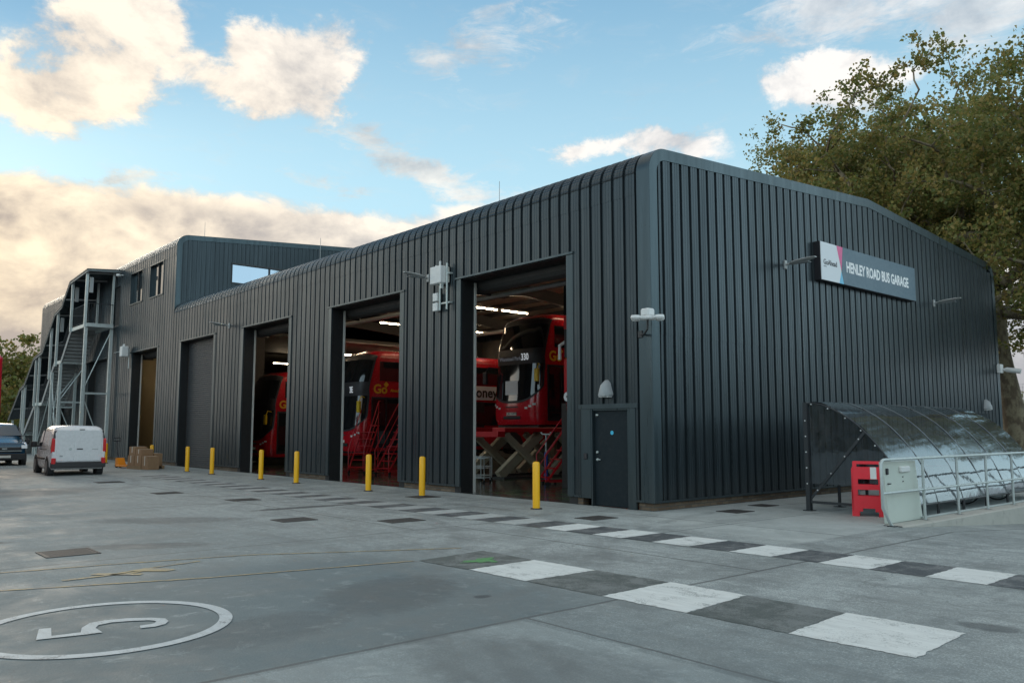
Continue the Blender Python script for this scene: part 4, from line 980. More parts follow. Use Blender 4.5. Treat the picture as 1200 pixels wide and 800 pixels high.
def side_patch(y0, y1, z0, z1, sgn, off=0.012):
    m = MB(); w = BW - max(insets(z0), 0) ; w1 = BW - insets(z1)
    m.add([(sgn*(w-.05), y0, z0), (sgn*(w+off), y0, z0), (sgn*(w+off), y1, z0), (sgn*(w-.05), y1, z0), (sgn*(w1-.05), y0, z1), (sgn*(w1+off), y0, z1), (sgn*(w1+off), y1, z1), (sgn*(w1-.05), y1, z1)],
          [(0,1,2,3),(4,7,6,5),(0,4,5,1),(1,5,6,2),(2,6,7,3),(3,7,4,0)])
    return m
def make_bus(label, loc, rz=0, dest=None, number=None, word='Go', sidetext=None, reartext=None, sticker=True):
    t = thing('double_deck_bus', label, 'bus', loc, rz, 'red double deck buses')
    bus_body().build('body', M['red'], t, smooth=42)
    MB().box((-1.1, 0.3, 0.16), (1.1, BL-.2, 0.3)).build('underframe', M['bumper'], t)
    # black front mask from windscreen up to the top deck
    cap_ = lambda u: min(1, abs(u)/SA)
    mk = patch(-SA+.16, SA-.16, lambda u: 1.02 + 0.85*cap_(u)**3.2, lambda u: 4.13 - 0.2*cap_(u)**4, 0.012, 36, 16); mk.build('front_mask', M['blacklogo'], t, smooth=60)
    ws = patch(-SA+.24, SA-.24, lambda u: 1.10 + 0.85*cap_(u)**3.2, lambda u: 2.42, 0.02, 30, 8, .006); ws.build('windscreen', M['busglass'], t, smooth=60)
    us_ = patch(-SA+.24, SA-.24, lambda u: 2.98, lambda u: 3.88 - 0.1*cap_(u)**4, 0.02, 30, 8, .006); us_.build('upper_windscreen', M['busglass'], t, smooth=60)
    gr_ = patch(-.33, .33, lambda u: .86, lambda u: .90, 0.02, 8, 2, .01); gr_.build('grille', M['blacklogo'], t)
    mm = patch(-.45, .45, lambda u: .44, lambda u: .56, 0.018, 4, 2); mm.build('bumper_intake', M['bumper'], t)
    pz = patch(-.26, .26, lambda u: .58, lambda u: .69, 0.022, 4, 2); pl_ = pz.build('number_plate', M['plate'], t)
    fm_ = frame((0, fset(.63)-.03, .60), (1, 0, 0), (0, 0, 1))
    for s_ in (-1, 1):
        for k, (sc_, zc) in enumerate(((0.72, .84), (0.90, .90), (1.06, .97))):
            a = s_*sc_; h = patch(min(a-.06*s_, a+.06*s_), max(a-.06*s_, a+.06*s_), lambda u: zc-.035, lambda u: zc+.035, 0.02, 3, 2); h.build('headlight', M['lampwhite'], t)
        # mirrors
        m2 = MB(); m2.tube([(s_*1.15, 0.35, 2.35), (s_*1.38, 0.05, 2.38), (s_*1.42, -0.05, 2.2)], 0.02, 6); m2.bbox((s_*1.42-.1, -.12, 1.75), (s_*1.42+.1, -.02, 2.2), .02)
        m2.build('mirror', M['yelltrim'] if s_ > 0 else M['blacklogo'], t)
        # upper and lower side windows as dark bands
        side_patch(0.95, BL-.5, 3.02, 3.80, s_).build('upper_window', M['busglass'], t)
        side_patch(2.25 if s_ > 0 else .95, BL-1.2, 1.28, 2.28, s_).build('lower_window', M['busglass'], t)
        for wy in (2.45, 8.0):
            for s2 in (0,):
                wa = MB(); wa.tube([(s_*(BW-.34), wy, .48), (s_*(BW-.02), wy, .48)], .48, 26)
                wo = wa.build('wheel', M['tyre'], t, smooth=40)
                r_ = MB(); r_.tube([(s_*(BW-.1), wy, .48), (s_*(BW-.005), wy, .48), (s_*(BW+.02), wy, .48)], [.28, .27, .12], 20); r_.build('rim', M['rim'], wo, smooth=40)
            ar = MB(); ar.prism([(wy + .62*math.cos(a), .25 + .75*math.sin(a)) for a in [PI*k/12 for k in range(13)]], lambda y, z: (s_*(BW-.06), y, z), lambda y, z: (s_*(BW+.004), y, z)); ar.build('wheel_arch', M['bumper'], t)
    db = side_patch(0.58, 1.95, 0.38, 2.38, 1, .014).build('door', M['blacklogo'], t)
    for a, b in ((.66, 1.22), (1.3, 1.87)): side_patch(a, b, .55, 2.3, 1, .02).build('door_glass', M['busglass'], db)
    side_patch(5.0, 6.3, 0.38, 2.3, 1, .014).build('middle_door', M['blacklogo'], t)
    rear = MB(); rear.box((-1.0, BL-.03, 2.9), (1.0, BL+.012, 3.8)); rear.build('rear_window', M['busglass'], t)
    for s_ in (-1, 1): q = MB(); q.box((s_*1.0-.1, BL-.04, .8), (s_*1.0+.1, BL+.012, 1.4)); q.build('tail_light', M['lampred'], t)
    # fleet lettering
    text_mesh(word, .50, M['yellowlogo'], 'fleet_lettering', t, frame((BW+.006, .66, 2.53), (0, 1, 0), (0, 0, 1)), .003, .014)
    dm = MB(); dm.prism([(1.35, 3.0), (1.47, 2.88), (1.35, 2.76), (1.23, 2.88)], lambda y, z: (BW-.0, y-.1, z+.0), lambda y, z: (BW+.006, y-.1, z+.0)); dm.build('logo_badge', M['yellowlogo'], t)
    text_mesh('Ahead', .15, M['yellowlogo'], 'fleet_lettering', t, frame((BW+.006, 1.45, 2.6), (0, 1, 0), (0, 0, 1)), .003, .004)
    fz = 2.70
    if number: text_mesh(number, .34, M['ledwhite'], 'route_number', t, frame((0.42, fset(fz)-.035, fz-.15), (1, 0, 0), (0, -.06, 1)), .003, .006, xs=.8)
    if dest: text_mesh(dest, .19, M['leddim'], 'destination_lettering', t, frame((-.78, fset(fz)-.02, fz-.13), (1, 0, 0), (0, -.06, 1)), .003, .002)
    if sidetext:
        b_ = side_patch(sidetext[1], sidetext[2], 2.38, 2.98, 1, .01); b_.build('advert_band', M['signwhite'], t)
        text_mesh(sidetext[0], .62, M['blacklogo'], 'advert_lettering', t, frame((BW+.014, sidetext[3], 2.50), (0, 1, 0), (0, 0, 1)), .003, .012)
    if sticker:
        p_ = MB(); p_.box((-.35, fset(1.5)-.05, 1.32), (.32, fset(1.5)-.035, 1.82)); p_.m = None; p_.build('windscreen_notice', M['signwhite'], t)
        yv = MB(); yv.box((.86, .26, 1.4), (1.0, .28, 1.75)); yv.build('interior_bag', M['floorgreen'], t)
    return t
M['ledwhite'] = emit('blind_white', (0.8, 0.85, 0.9), 0.25); M['leddim'] = emit('blind_dim', (0.35, 0.38, 0.45), 0.08)
b1 = make_bus('red double deck bus raised high on a cream scissor lift, blind showing 330', (-11.55, 6.2, 1.57), dest='Wanstead Park', number='330')
text_mesh('LJ61 GVW', .13, M['blacklogo'], 'plate_lettering', b1, frame((-.24, -.03, .605), (1, 0, 0), (0, 0, 1)), .002)
b2 = make_bus('red double deck bus facing out through the second doorway, red steps beside it', (-18.5, 3.25, 0.55), number='3E', sidetext=('money box'.replace(' ', ''), 4.9, 9.4, 5.35), sticker=False)
b3 = make_bus('red double deck bus on the floor behind the narrow dark doorway', (-26.95, 3.3, 0.12), sticker=False)
text_mesh('Out of', .4, M['leddim'], 'window_lettering', b3, frame((BW+.02, 1.15, 3.3), (0, 1, 0), (0, 0, 1)), .003)
b4 = make_bus('red double deck bus raised just inside the nearest doorway, rear with white lettering', (-4.43, 3.05 + BL, 1.72), PI, sticker=False)
# rear advert band and lettering (this bus stands nose-in)
q = MB(); q.box((-1.2, BL-.02, 1.95), (1.2, BL+.014, 2.9)); q.build('rear_upper_panel', M['blacklogo'], b4)
q = MB(); q.box((-1.18, BL-.02, 2.75), (1.2, BL+.03, 3.12)); q.build('rear_red_band', M['redpaint'], b4)
q = MB(); q.box((-1.22, BL-.02, .95), (1.22, BL+.012, 1.9)); q.build('engine_cover', M['redpaint'], b4)
q = MB(); q.box((-1.22, BL-.02, 3.15), (1.22, BL+.012, 4.0)); q.build('rear_upper_window', M['busglass'], b4)
text_mesh('cool', .42, M['whitelogo'], 'rear_lettering', b4, frame((1.22, BL+.016, .75), (-1, 0, 0), (0, 0, 1)), .003, .03)
q = MB(); q.tube([(1.24, BL-.25, 2.5), (1.38, BL+.02, 2.3), (1.38, BL+.02, 1.9)], .05, 8); q.build('rear_mirror', M['white'], b4)
b5 = make_bus('red double deck bus lifted behind others, only its roof line showing', (-33.0, 8.8, 0.9), sticker=False)
b6 = make_bus('bright red bus at the left edge of the yard beside the blue van', (-21.1-BL, -9.33, 0.0), -PI/2, sticker=False)

# ------------------------------------------------------------------ lifts and workshop gear
def scissor(label, loc, h, L=7.5):
    t = thing('scissor_lift', label, 'vehicle lift', loc, 0, world=False)
    for s_ in (-1, 1):
        d = MB(); d.bbox((s_*.85-.33, 0, h-.16), (s_*.85+.33, L, h), .02); d.build('runway', M['redpaint'], t)
        for y0_ in (0.15, 2.6):
            a = MB(); a.beam((s_*.85-.15, y0_, .08), (s_*.85-.15, y0_+1.9, h-.22), .2, .32); a.build('scissor_arm', M['cream'], t)
            a = MB(); a.beam((s_*.85+.15, y0_+1.9, .08), (s_*.85+.15, y0_, h-.22), .14, .22); a.build('scissor_arm', M['cream'], t)
        c = MB(); c.box((s_*.85-.3, 0.0, 0.0), (s_*.85+.3, 5.0, .06)); c.build('base_plate', M['innerdark'], t)
    f = MB(); f.box((-1.5, -.35, h-.32), (1.25, -.05, h-.14)); f.build('front_beam', M['redpaint'], t)
    w = MB(); w.box((-1.3, -.37, h-.27), (-.15, -.352, h-.18)); w.build('strip_reflector', M['signwhite'], t)
    return t
scissor('cream and red scissor lift holding up the bus with the 330 blind', (-11.35, 4.7, 0.0), 1.72)
lb_ = thing('column_lift', 'dark column lift beneath the raised bus just inside the nearest doorway', 'vehicle lift', (-4.43, 3.4, 0.0))
for s_ in (-1, 1):
    for yy in (0.3, 6.2): m = MB(); m.box((s_*1.55-.2, yy-.25, 0), (s_*1.55+.2, yy+.25, 2.4)); m.box((s_*.9-.1, yy-.1, 1.5), (s_*1.5+.1*s_, yy+.1, 1.7)) if s_ > 0 else m.box((-1.5, yy-.1, 1.5), (-.8, yy+.1, 1.7)); m.build('lift_column', M['innerdark'], lb_)
def steps(label, loc, rz, n=7, rise=.26, run=.21, w=.62):
    t = thing('mobile_steps', label, 'steps', loc, rz, 'red steel steps on wheels in the workshop')
    H_, Ld = n*rise, n*run
    for s_ in (-1, 1):
        m = MB(); m.beam((s_*w/2, 0, .1), (s_*w/2, Ld, H_), .03, .06); m.build('stringer', M['redpaint'], t)
        m = MB(); m.tube([(s_*w/2, 0, .12), (s_*w/2, -.02, .9), (s_*w/2, Ld, H_+.95), (s_*w/2, Ld+.7, H_+.95), (s_*w/2, Ld+.7, .12)], .02, 8); m.tube([(s_*w/2, .05, .55), (s_*w/2, Ld, H_+.5), (s_*w/2, Ld+.7, H_+.5)], .014, 6); m.tube([(s_*w/2, Ld, .12), (s_*w/2, Ld, H_+.95)], .018, 6)
        m.tube([(s_*w/2, 0, .12), (s_*w/2, Ld+.7, .12)], .022, 6); m.build('handrail', M['redpaint'], t, smooth=True)
        for yy in (0.05, Ld+.65): m = MB(); m.tube([(s_*w/2-.02, yy, .07), (s_*w/2+.02, yy, .07)], .07, 14); m.build('wheel', M['tyre'], t)
    for k in range(n): m = MB(); m.box((-w/2, (k)*run+.02, (k+1)*rise-.035), (w/2, (k)*run+.2, (k+1)*rise)); m.build('tread', M['redpaint'], t)
    m = MB(); m.box((-w/2, Ld, H_-.03), (w/2, Ld+.7, H_)); m.build('platform', M['redpaint'], t)
    return t
steps('red steel steps standing beside the 330 bus in the nearest doorway', (-7.2, 3.6, 0), math.radians(-18), 9)
steps('red steel steps leading to the door of the bus in the second doorway', (-16.45, 2.75, 0), math.radians(38), 7)
steps('red steel steps farther right, half hidden behind the second doorway edge', (-14.9, 2.9, 0), math.radians(20), 7)
steps('tall red steel steps deep in the workshop between two raised buses', (-8.6, 8.2, 0), math.radians(-30), 9)
t = thing('transmission_jack', 'blue floor stand with chrome arms on castors in the nearest doorway', 'jack', (-8.0, 4.55, 0))
m = MB()
for a in (0.4, 2.0, 3.6, 5.2): m.beam((0, 0, .09), (.3*math.cos(a), .3*math.sin(a), .07), .05, .04)
m.build('base', M['darkmetal'], t)
for a in (0.4, 2.0, 3.6, 5.2): c = MB(); c.tube([(.3*math.cos(a)-.02, .3*math.sin(a), .04), (.3*math.cos(a)+.02, .3*math.sin(a), .04)], .04, 10); c.build('castor', M['tyre'], t)
m = MB(); m.tube([(0, 0, .1), (0, 0, .95)], .06, 12); m.build('column', M['blue'], t, smooth=True)
m = MB(); m.tube([(0, 0, .95), (0, 0, 1.5)], .025, 10); m.tube([(-.22, 0, 1.56), (-.17, 0, 1.5), (.17, 0, 1.5), (.22, 0, 1.56)], .025, 8); m.build('chrome_head', M['galv'], t, smooth=True)
def trolley(label, loc, rz):
    t = thing('wire_trolley', label, 'trolley', loc, rz, 'grey wire trolleys in the workshop')
    m = MB()
    for x in (-.4, .4):
        for y in (-.25, .25): m.tube([(x, y, .08), (x, y, .75)], .014, 6)
    for z in (.15, .45, .75):
        m.tube([(-.4, -.25, z), (.4, -.25, z), (.4, .25, z), (-.4, .25, z), (-.4, -.25, z)], .012, 6)
    for z in (.15, .45):
        for k in range(7): m.tube([(-.4+.8*k/6, -.25, z), (-.4+.8*k/6, .25, z)], .006, 4)
    m.build('wire_frame', M['galv'], t, smooth=True)
    for x in (-.4, .4):
        for y in (-.25, .25): c = MB(); c.tube([(x-.015, y, .04), (x+.015, y, .04)], .04, 10); c.build('castor', M['tyre'], t)
trolley('grey wire trolley at the left edge of the nearest doorway', (-9.6, 3.0, 0), .5)
trolley('grey wire trolley standing further inside behind the first one', (-10.6, 3.9, 0), .1)
t = thing('safety_rail', 'yellow tubular guard frame beside the bus with the white advert band', 'guard rail', (-16.6, 6.2, 0))
m = MB(); m.tube([(0, 0, 0), (0, 0, 2.3), (0, 1.3, 2.3), (0, 1.3, 0)], .035, 8); m.tube([(0, 0, 1.1), (0, 1.3, 1.1)], .03, 8); m.tube([(0, 0, .3), (0, 1.3, .3)], .03, 8); m.build('rail', M['yelltrim'], t, smooth=True)
t = thing('work_cabinet', 'tall grey tool cabinet inside beside the second doorway', 'cabinet', (-15.3, 5.8, 0))
m = MB(); m.bbox((-.45, -.25, .05), (.45, .25, 1.6), .02); m.build('cabinet_body', M['greyplastic'], t)
for k in range(5): m = MB(); m.box((-.42, -.265, .12+.29*k), (.42, -.25, .38+.29*k)); m.build('drawer', M['galv'], t)
# strip lights
def strip(loc, label):
    t = thing('strip_light', label, 'ceiling light', loc, 0, 'strip lights under the workshop roof')
    m = MB(); m.prism([(-.09, .07), (.09, .07), (.05, 0), (-.05, 0)], lambda x, z: (x, -.78, z), lambda x, z: (x, .78, z)); m.build('housing', M['white'], t)
    m = MB(); m.tube([(0, -.75, -.025), (0, .75, -.025)], .022, 8); m.build('tube', M['striplight'], t)
    m = MB(); m.tube([(0, -.6, .07), (0, -.6, .75)], .006, 4); m.tube([(0, .6, .07), (0, .6, .75)], .006, 4); m.build('hanger', M['innerdark'], t)
k = 0
for xx in (-9.4, -16.5, -23.6):
    for yy in ((3.0, 6.2, 8.9, 10.7, 14.2, 17.0) if xx < -10 else (8.5, 12.0, 15.5)): strip((xx, yy, 6.88), 'lit warm strip light hanging under the workshop roof'); k += 1
for xx, yy in ((-33.0, 2.6), (-37.5, 2.2), (-42.0, 2.6), (-46.5, 2.4), (-31.6, 11.5), (-31.6, 13.6), (-31.6, 16.0), (-40, 11)): strip((xx, yy, 6.1 if yy < 3 else 6.0), 'lit warm strip light hanging under the workshop roof')

# ------------------------------------------------------------------ outdoor steel stair
stair = thing('escape_stair', 'tall galvanised outdoor staircase with dark canopy against the garage', 'staircase', (-45.0, -0.9, 0.0), world=True)
YO, YI = -1.58, -0.28
LAND = [(-41.15, -37.75, 7.42), (-44.7, -43.1, 5.72), (-49.4, -47.5, 3.35), (-53.7, -52.4, 1.45)]
FL = [(-41.15, 7.42, -43.1, 5.72), (-44.7, 5.72, -47.5, 3.35), (-49.4, 3.35, -52.4, 1.45), (-53.7, 1.45, -55.4, 0.0)]
for a, b, z in LAND:
    m = MB(); m.box((a, YO, z-.05), (b, YI, z)); m.build('landing', M['stairdark'], stair)
    m = MB(); m.box((a, YO-.03, z-.2), (b, YO+.05, z-.01)); m.box((a, YI-.05, z-.2), (b, YI+.03, z-.01)); m.box((b-.06, YO, z-.2), (b+.02, YI, z-.01)); m.build('landing_edge', M['galv'], stair)
for xa, za, xb, zb in FL:
    for yy in (YO, YI): m = MB(); m.beam((xa, yy, za-.08), (xb, yy, zb-.08), .04, .26); m.build('stringer', M['stairdark'], stair)
    n = max(2, int(round((za-zb)/.19)))
    for k in range(n):
        m = MB(); x = xa + (xb-xa)*(k+.5)/n; z = za - (za-zb)*(k+1)/n
        m.box((x-.15, YO+.03, z-.03), (x+.15, YI-.03, z)); m.box((x+.12, YO+.03, z-.0), (x+.15, YI-.03, z+.15)); m.build('tread', M['stairdark'], stair)
def post(x, y, z0, z1, w=.12): m = MB(); m.box((x-w/2, y-w/2, z0), (x+w/2, y+w/2, z1)); m.build('post', M['galv'], stair)
for x in (-38.0, -43.2, -45.2): 
    zt = {-38.0: 7.2, -43.2: 5.55, -45.2: 5.1}[x]
    post(x, YO, 0, zt, .15); post(x, YI, 0, zt, .15)
ROOF = [(-37.55, 10.42), (-41.3, 10.22), (-43.0, 9.0), (-44.6, 8.72), (-47.4, 6.62), (-49.7, 6.36), (-52.2, 4.75), (-53.5, 4.5), (-57.0, 2.45)]
def rz_(x):
    for (a, za), (b, zb) in zip(ROOF, ROOF[1:]):
        if b <= x <= a: return za + (zb-za)*(x-a)/(b-a)
    return ROOF[-1][1]
for x, zb in ((-38.0, 7.2), (-41.05, 7.2), (-44.2, 5.4), (-45.7, 4.7), (-48.5, 3.15), (-49.5, 3.15), (-52.4, 1.25), (-53.1, 1.25)):
    post(x, YO-.06, zb, rz_(x)-.05, .13)
    if x > -42: post(x, YI, zb, rz_(x)-.05, .11)
for x in (-48.7, -49.4, -52.5, -53.6, -56.6): post(x, YO+.05, 0, 3.2 if x > -50 else (1.3 if x > -54 else 2.3), .12); post(x, YI, 0, 3.2 if x > -50 else 1.3, .12)
for z_, x in ((3.6, -38.0), (3.25, -43.2), (3.0, -45.2)):
    m = MB(); m.beam((x, YO, z_), (x, YI, z_), .1, .1); m.build('cross_beam', M['galv'], stair)
def brace(p, q): m = MB(); m.tube([p, q], .03, 8); m.build('brace', M['galv'], stair)
brace((-38.0, YI, 7.1), (-38.0, YO, 3.75)); brace((-38.0, YO, 3.5), (-38.0, YI, 0.1))
brace((-43.2, YI, 5.4), (-43.2, YO, 3.3)); brace((-43.2, YO, 3.1), (-43.2, YI, .1)); brace((-45.2, YI, 5.0), (-45.2, YO, 3.0)); brace((-45.2, YO, 2.9), (-45.2, YI, .1))
brace((-43.2, YO, 5.3), (-45.2, YO, .4)); brace((-45.2, YO, 4.8), (-43.2, YO, .3)); brace((-45.3, YO, 3.9), (-48.6, YO, .4))
# canopy: dark sheet roof with edge beam
m = MB()
for (a, za), (b, zb) in zip(ROOF, ROOF[1:]):
    m.add([(a, YO-.2, za-.12), (b, YO-.2, zb-.12), (b, -.05, zb+.02), (a, -.05, za+.02), (a, YO-.2, za-.06), (b, YO-.2, zb-.06), (b, -.05, zb+.08), (a, -.05, za+.08)], [(0,1,2,3),(4,7,6,5),(0,4,5,1),(1,5,6,2),(2,6,7,3),(3,7,4,0)])
m.build('canopy', M['clad'], stair)
m = MB()
for (a, za), (b, zb) in zip(ROOF, ROOF[1:]): m.beam((a, YO-.16, za-.2), (b, YO-.16, zb-.2), .05, .09)
m.beam((-37.6, YO-.16, 10.28), (-37.6, -.05, 10.38), .08, .1)
m.build('canopy_edge', M['canedge'], stair)
m = MB()
for k in range(9): x = -38 - k*2.2; m.beam((x, YO-.1, rz_(x)-.2), (x, -.06, rz_(x)-.08), .06, .1)
m.build('canopy_rafter', M['stairdark'], stair)
# railings
def railing(x0, z0, x1, z1, y):
    m = MB(); n = max(2, int(abs(x1-x0)/.14))
    m.tube([(x0, y, z0+1.1), (x1, y, z1+1.1)], .022, 6); m.tube([(x0, y, z0+.1), (x1, y, z1+.1)], .014, 6)
    for k in range(n+1): x = x0 + (x1-x0)*k/n; z = z0 + (z1-z0)*k/n; m.tube([(x, y, z+.1), (x, y, z+1.1)], .008, 4, cap=False)
    m.build('railing', M['darkmetal'], stair)
for a, b, z in LAND: railing(a, z, b, z, YO+.05)
for xa, za, xb, zb in FL: railing(xa, za, xb, zb, YO+.05); railing(xa, za, xb, zb, YI-.03)
m = MB()
for k in range(9): y = YO+.05 + (YI-YO-.1)*k/8; m.tube([(-37.85, y, 7.5), (-37.85, y, 8.52)], .008, 4)
m.tube([(-37.85, YO, 8.52), (-37.85, YI, 8.52)], .022, 6); m.build('railing', M['darkmetal'], stair)
for x in (-38.15, -41.2, -44.35): m = MB(); m.box((x+.02, YO+.1, rz_(x)-1.25), (x+.09, YO+.28, rz_(x)-.4)); m.build('stair_light', M['lampgrey'], stair)

# ------------------------------------------------------------------ vans
def van(label, loc, rz, paint_, L, W, H, kind):
    """local frame: front at -y, rear at y=L"""
    t = thing('van', label, 'van', loc, rz)
    hb = W/2
    if kind == 'small':
        ST = [(0.0,.62,.32,.72,.55),(0.10,.80,.25,.92,.6),(0.5,.90,.22,1.05,.7),(0.95,.97,.2,1.13,.78),(1.02,.98,.2,1.18,.80),(1.65,1.0,.2,1.70,.80),(1.95,1.0,.2,1.80,.84),(2.6,1.0,.2,1.84,.86),(3.6,1.0,.2,1.83,.86),(4.02,.99,.22,1.79,.86),(4.16,.97,.26,1.70,.86),(4.2,.94,.3,1.62,.84)]
    else:
        ST = [(0.0,.70,.30,.85,.62),(0.10,.88,.25,1.05,.7),(0.5,.95,.22,1.18,.78),(0.9,.98,.2,1.28,.8),(1.0,.98,.2,1.34,.8),(1.75,1.0,.2,1.86,.80),(2.05,1.0,.2,1.95,.82),(3.0,1.0,.2,1.98,.84),(4.8,1.0,.2,1.97,.84),(4.95,.98,.24,1.9,.84),(5.0,.95,.3,1.8,.82)]
    sy = L/ST[-1][0]; sz = H/max(s[3] for s in ST)
    R = []
    for y, wf, zb, zt, top in ST:
        y *= sy; zt *= sz; w = hb*wf; belt = min(zt-.06, 1.02*sz); half = []
        pts_ = [(w*.90, zb), (w*.985, zb+.12), (w, .55), (w, min(belt-.1, .85)), (w*.985, belt)]
        tw = w*top; rh = zt
        if rh > belt + .12: pts_ += [(w*.985+(tw-w*.985)*.5, belt+(rh-belt)*.5), (tw+.02, rh-.14), (tw-.04, rh-.05), (tw-.14, rh-.01)]
        else: pts_ += [(w*.96, belt+.015), (w*.9, rh-.02), (w*.8, rh-.006), (w*.6, rh)]
        pts_ += [(0, rh+.012)]
        R.append([(x, y, z) for x, z in pts_] + [(-x, y, z) for x, z in pts_[:-1]][::-1])
    m = MB(); m.rings(R); m.build('body', paint_, t, smooth=35)
    wb = (0.72*sy, (3.42 if kind == 'small' else 4.0)*sy)
    for s_ in (-1, 1):
        for wy in wb:
            a = MB(); a.prism([(wy + .40*math.cos(q), .30 + .40*math.sin(q)) for q in [2*PI*k/24 for k in range(24)]], lambda y, z: (s_*(hb-.2), y, z), lambda y, z: (s_*(hb+.004), y, z)); a.build('wheel_arch', M['bumper'], t)
            w_ = MB(); w_.tube([(s_*(hb-.2), wy, .32), (s_*(hb-.02), wy, .32), (s_*(hb+.012), wy, .32)], [.32, .32, .29], 26); wo = w_.build('wheel', M['tyre'], t, smooth=35)
            r_ = MB(); r_.tube([(s_*(hb-.05), wy, .32), (s_*(hb+.016), wy, .32), (s_*(hb+.022), wy, .32)], [.21, .21, .06], 20); r_.build('rim', M['rim'], wo, smooth=35)
        z0_ = 1.06*sz; z1_ = H-.17
        xa = lambda z: s_*(hb*.985 + (hb*.86-hb*.985)*max(0, (z-z0_+.04))/(H-z0_) + .012)
        g_ = MB(); ya, yb_ = 1.28*sy, 1.98*sy
        g_.prism([(ya-.12, z0_), (yb_, z0_), (yb_, z1_-.02), (yb_-.25, z1_-.02)], lambda y, z: (xa(z)-s_*.06, y, z), lambda y, z: (xa(z)+s_*.004, y, z)); g_.build('side_window', M['carglass'], t)
        mi = MB(); mi.bbox((s_*(hb+.13)-.1, 1.12*sy-.05, 1.0*sz), (s_*(hb+.13)+.1, 1.12*sy+.06, 1.0*sz+.22), .03); mi.beam((s_*(hb-.03), 1.2*sy, 1.05*sz), (s_*(hb+.1), 1.15*sy, 1.08*sz), .05, .06); mi.build('mirror', M['bumper'], t)
        hdl = MB()
        for yy in (1.85, 2.1): hdl.bbox((s_*(hb+.004)-.02, yy*sy-.09, .93*sz), (s_*(hb+.004)+.02, yy*sy+.09, .97*sz), .006)
        hdl.build('handle', M['bumper'], t)
        rr = MB(); rr.bbox((s_*(hb)-.02, 1.25*sy, .55), (s_*(hb)+.02, wb[1]-.5, .63), .008); rr.build('rubbing_strip', M['bumper'], t)
        if kind == 'small':
            pn = MB(); pn.box((s_*(hb+.001)-.004, 2.1*sy, 1.08*sz), (s_*(hb-.02)+.004, 2.11*sy, H-.3)); 
            rail_ = MB(); rail_.box((s_*(hb-.002)-.01, 2.15*sy, .95*sz-.008), (s_*(hb-.002)+.012, 3.2*sy, .95*sz+.008)); rail_.build('sliding_door_rail', M['bumper'], t)
            for a1, a2 in ((2.12, 2.72), (2.8, 3.5)):
                pnl = MB(); pnl.prism([(a1*sy, z0_+.02), (a2*sy, z0_+.02), (a2*sy-.05, z1_-.05), (a1*sy+.05, z1_-.05)], lambda y, z: (xa(z)-s_*.05, y, z), lambda y, z: (xa(z)-s_*.002, y, z)); pnl.build('side_panel', M['greyplastic'] if False else paint_, t)
            tl = MB(); tl.prism([(L-.16, 1.0), (L-.05, .82), (L+.005, .86), (L+.01, 1.28), (L-.05, 1.34), (L-.14, 1.25)], lambda y, z: (s_*(hb-.12), y, z), lambda y, z: (s_*(hb-.0) if z < 1.1 else s_*(hb-.02), y, z)); tl.build('tail_light', M['lampred'], t)
            tw_ = MB(); tw_.prism([(L-.12, 1.34), (L-.01, 1.34), (L-.06, H-.2), (L-.1, H-.2)], lambda y, z: (s_*(hb-.2), y, z), lambda y, z: (xa(z)-s_*.01, y, z)); tw_.build('pillar_trim', M['bumper'], t)
            rf = MB(); rf.bbox((s_*(hb-.09)-.07, L-.02, .42), (s_*(hb-.09)+.07, L+.075, .64), .02); rf.build('rear_reflector', M['lampred'], t)
    # glass: windscreen
    if kind == 'small': yb0, zb0, yt0, zt0 = 1.03*sy, 1.17*sz, 1.66*sy, 1.67*sz
    else: yb0, zb0, yt0, zt0 = 1.04*sy, 1.36*sz, 1.74*sy, 1.83*sz
    g_ = MB(); g_.add([(-hb*.86, yb0, zb0+.03), (hb*.86, yb0, zb0+.03), (hb*.72, yt0, zt0+.03), (-hb*.72, yt0, zt0+.03), (-hb*.86, yb0+.06, zb0-.02), (hb*.86, yb0+.06, zb0-.02), (hb*.72, yt0+.06, zt0-.02), (-hb*.72, yt0+.06, zt0-.02)], [(0,1,2,3),(4,7,6,5),(0,4,5,1),(1,5,6,2),(2,6,7,3),(3,7,4,0)]); g_.build('windscreen', M['carglass'], t)
    bp_ = MB(); bp_.bbox((-hb+.01, L-.12, .28), (hb-.01, L+.07, .5), .03); bp_.build('rear_bumper', M['bumper'], t)
    bf_ = MB(); bf_.bbox((-hb+.1, -.05, .25), (hb-.1, .3, .55), .04); bf_.build('front_bumper', M['bumper'], t)
    if kind == 'small':
        dz = MB(); dz.bbox((-hb*.82, L-.03, .52), (.148, L+.014, H-.16), .015); dz.build('rear_door', paint_, t)
        dz = MB(); dz.bbox((.158, L-.03, .52), (hb*.82, L+.014, H-.16), .015); dz.build('rear_door', paint_, t)
        hh = MB(); hh.bbox((-.12, L+.012, .93), (.08, L+.03, .97), .006); hh.bbox((-.16, L+.005, 1.63), (.02, L+.02, 1.66), .004); hh.build('handle', M['bumper'], t)
        eb = MB(); eb.tube([(.28, L+.012, .95), (.28, L+.022, .95)], .05, 16); eb.build('badge', M['galv'], t)
        npm = MB(); npm.box((-.62, L+.013, .93), (-.42, L+.018, .95)); npm.box((.52, L+.013, .68), (.62, L+.018, .73)); npm.build('model_lettering', M['greyplastic'], t)
    else:
        gq = MB(); gq.bbox((-hb*.7, -.03, .60), (hb*.7, .1, .84), .03); gq.build('grille', M['bumper'], t)
        for s_ in (-1, 1):
            hq = MB(); hq.prism([(-.01, .78), (.42, .98), (.40, 1.06), (.02, .92)], lambda y, z: (s_*(hb*.70), y, z), lambda y, z: (s_*(hb*.94), y, z)); hq.build('headlight', M['lampwhite'], t)
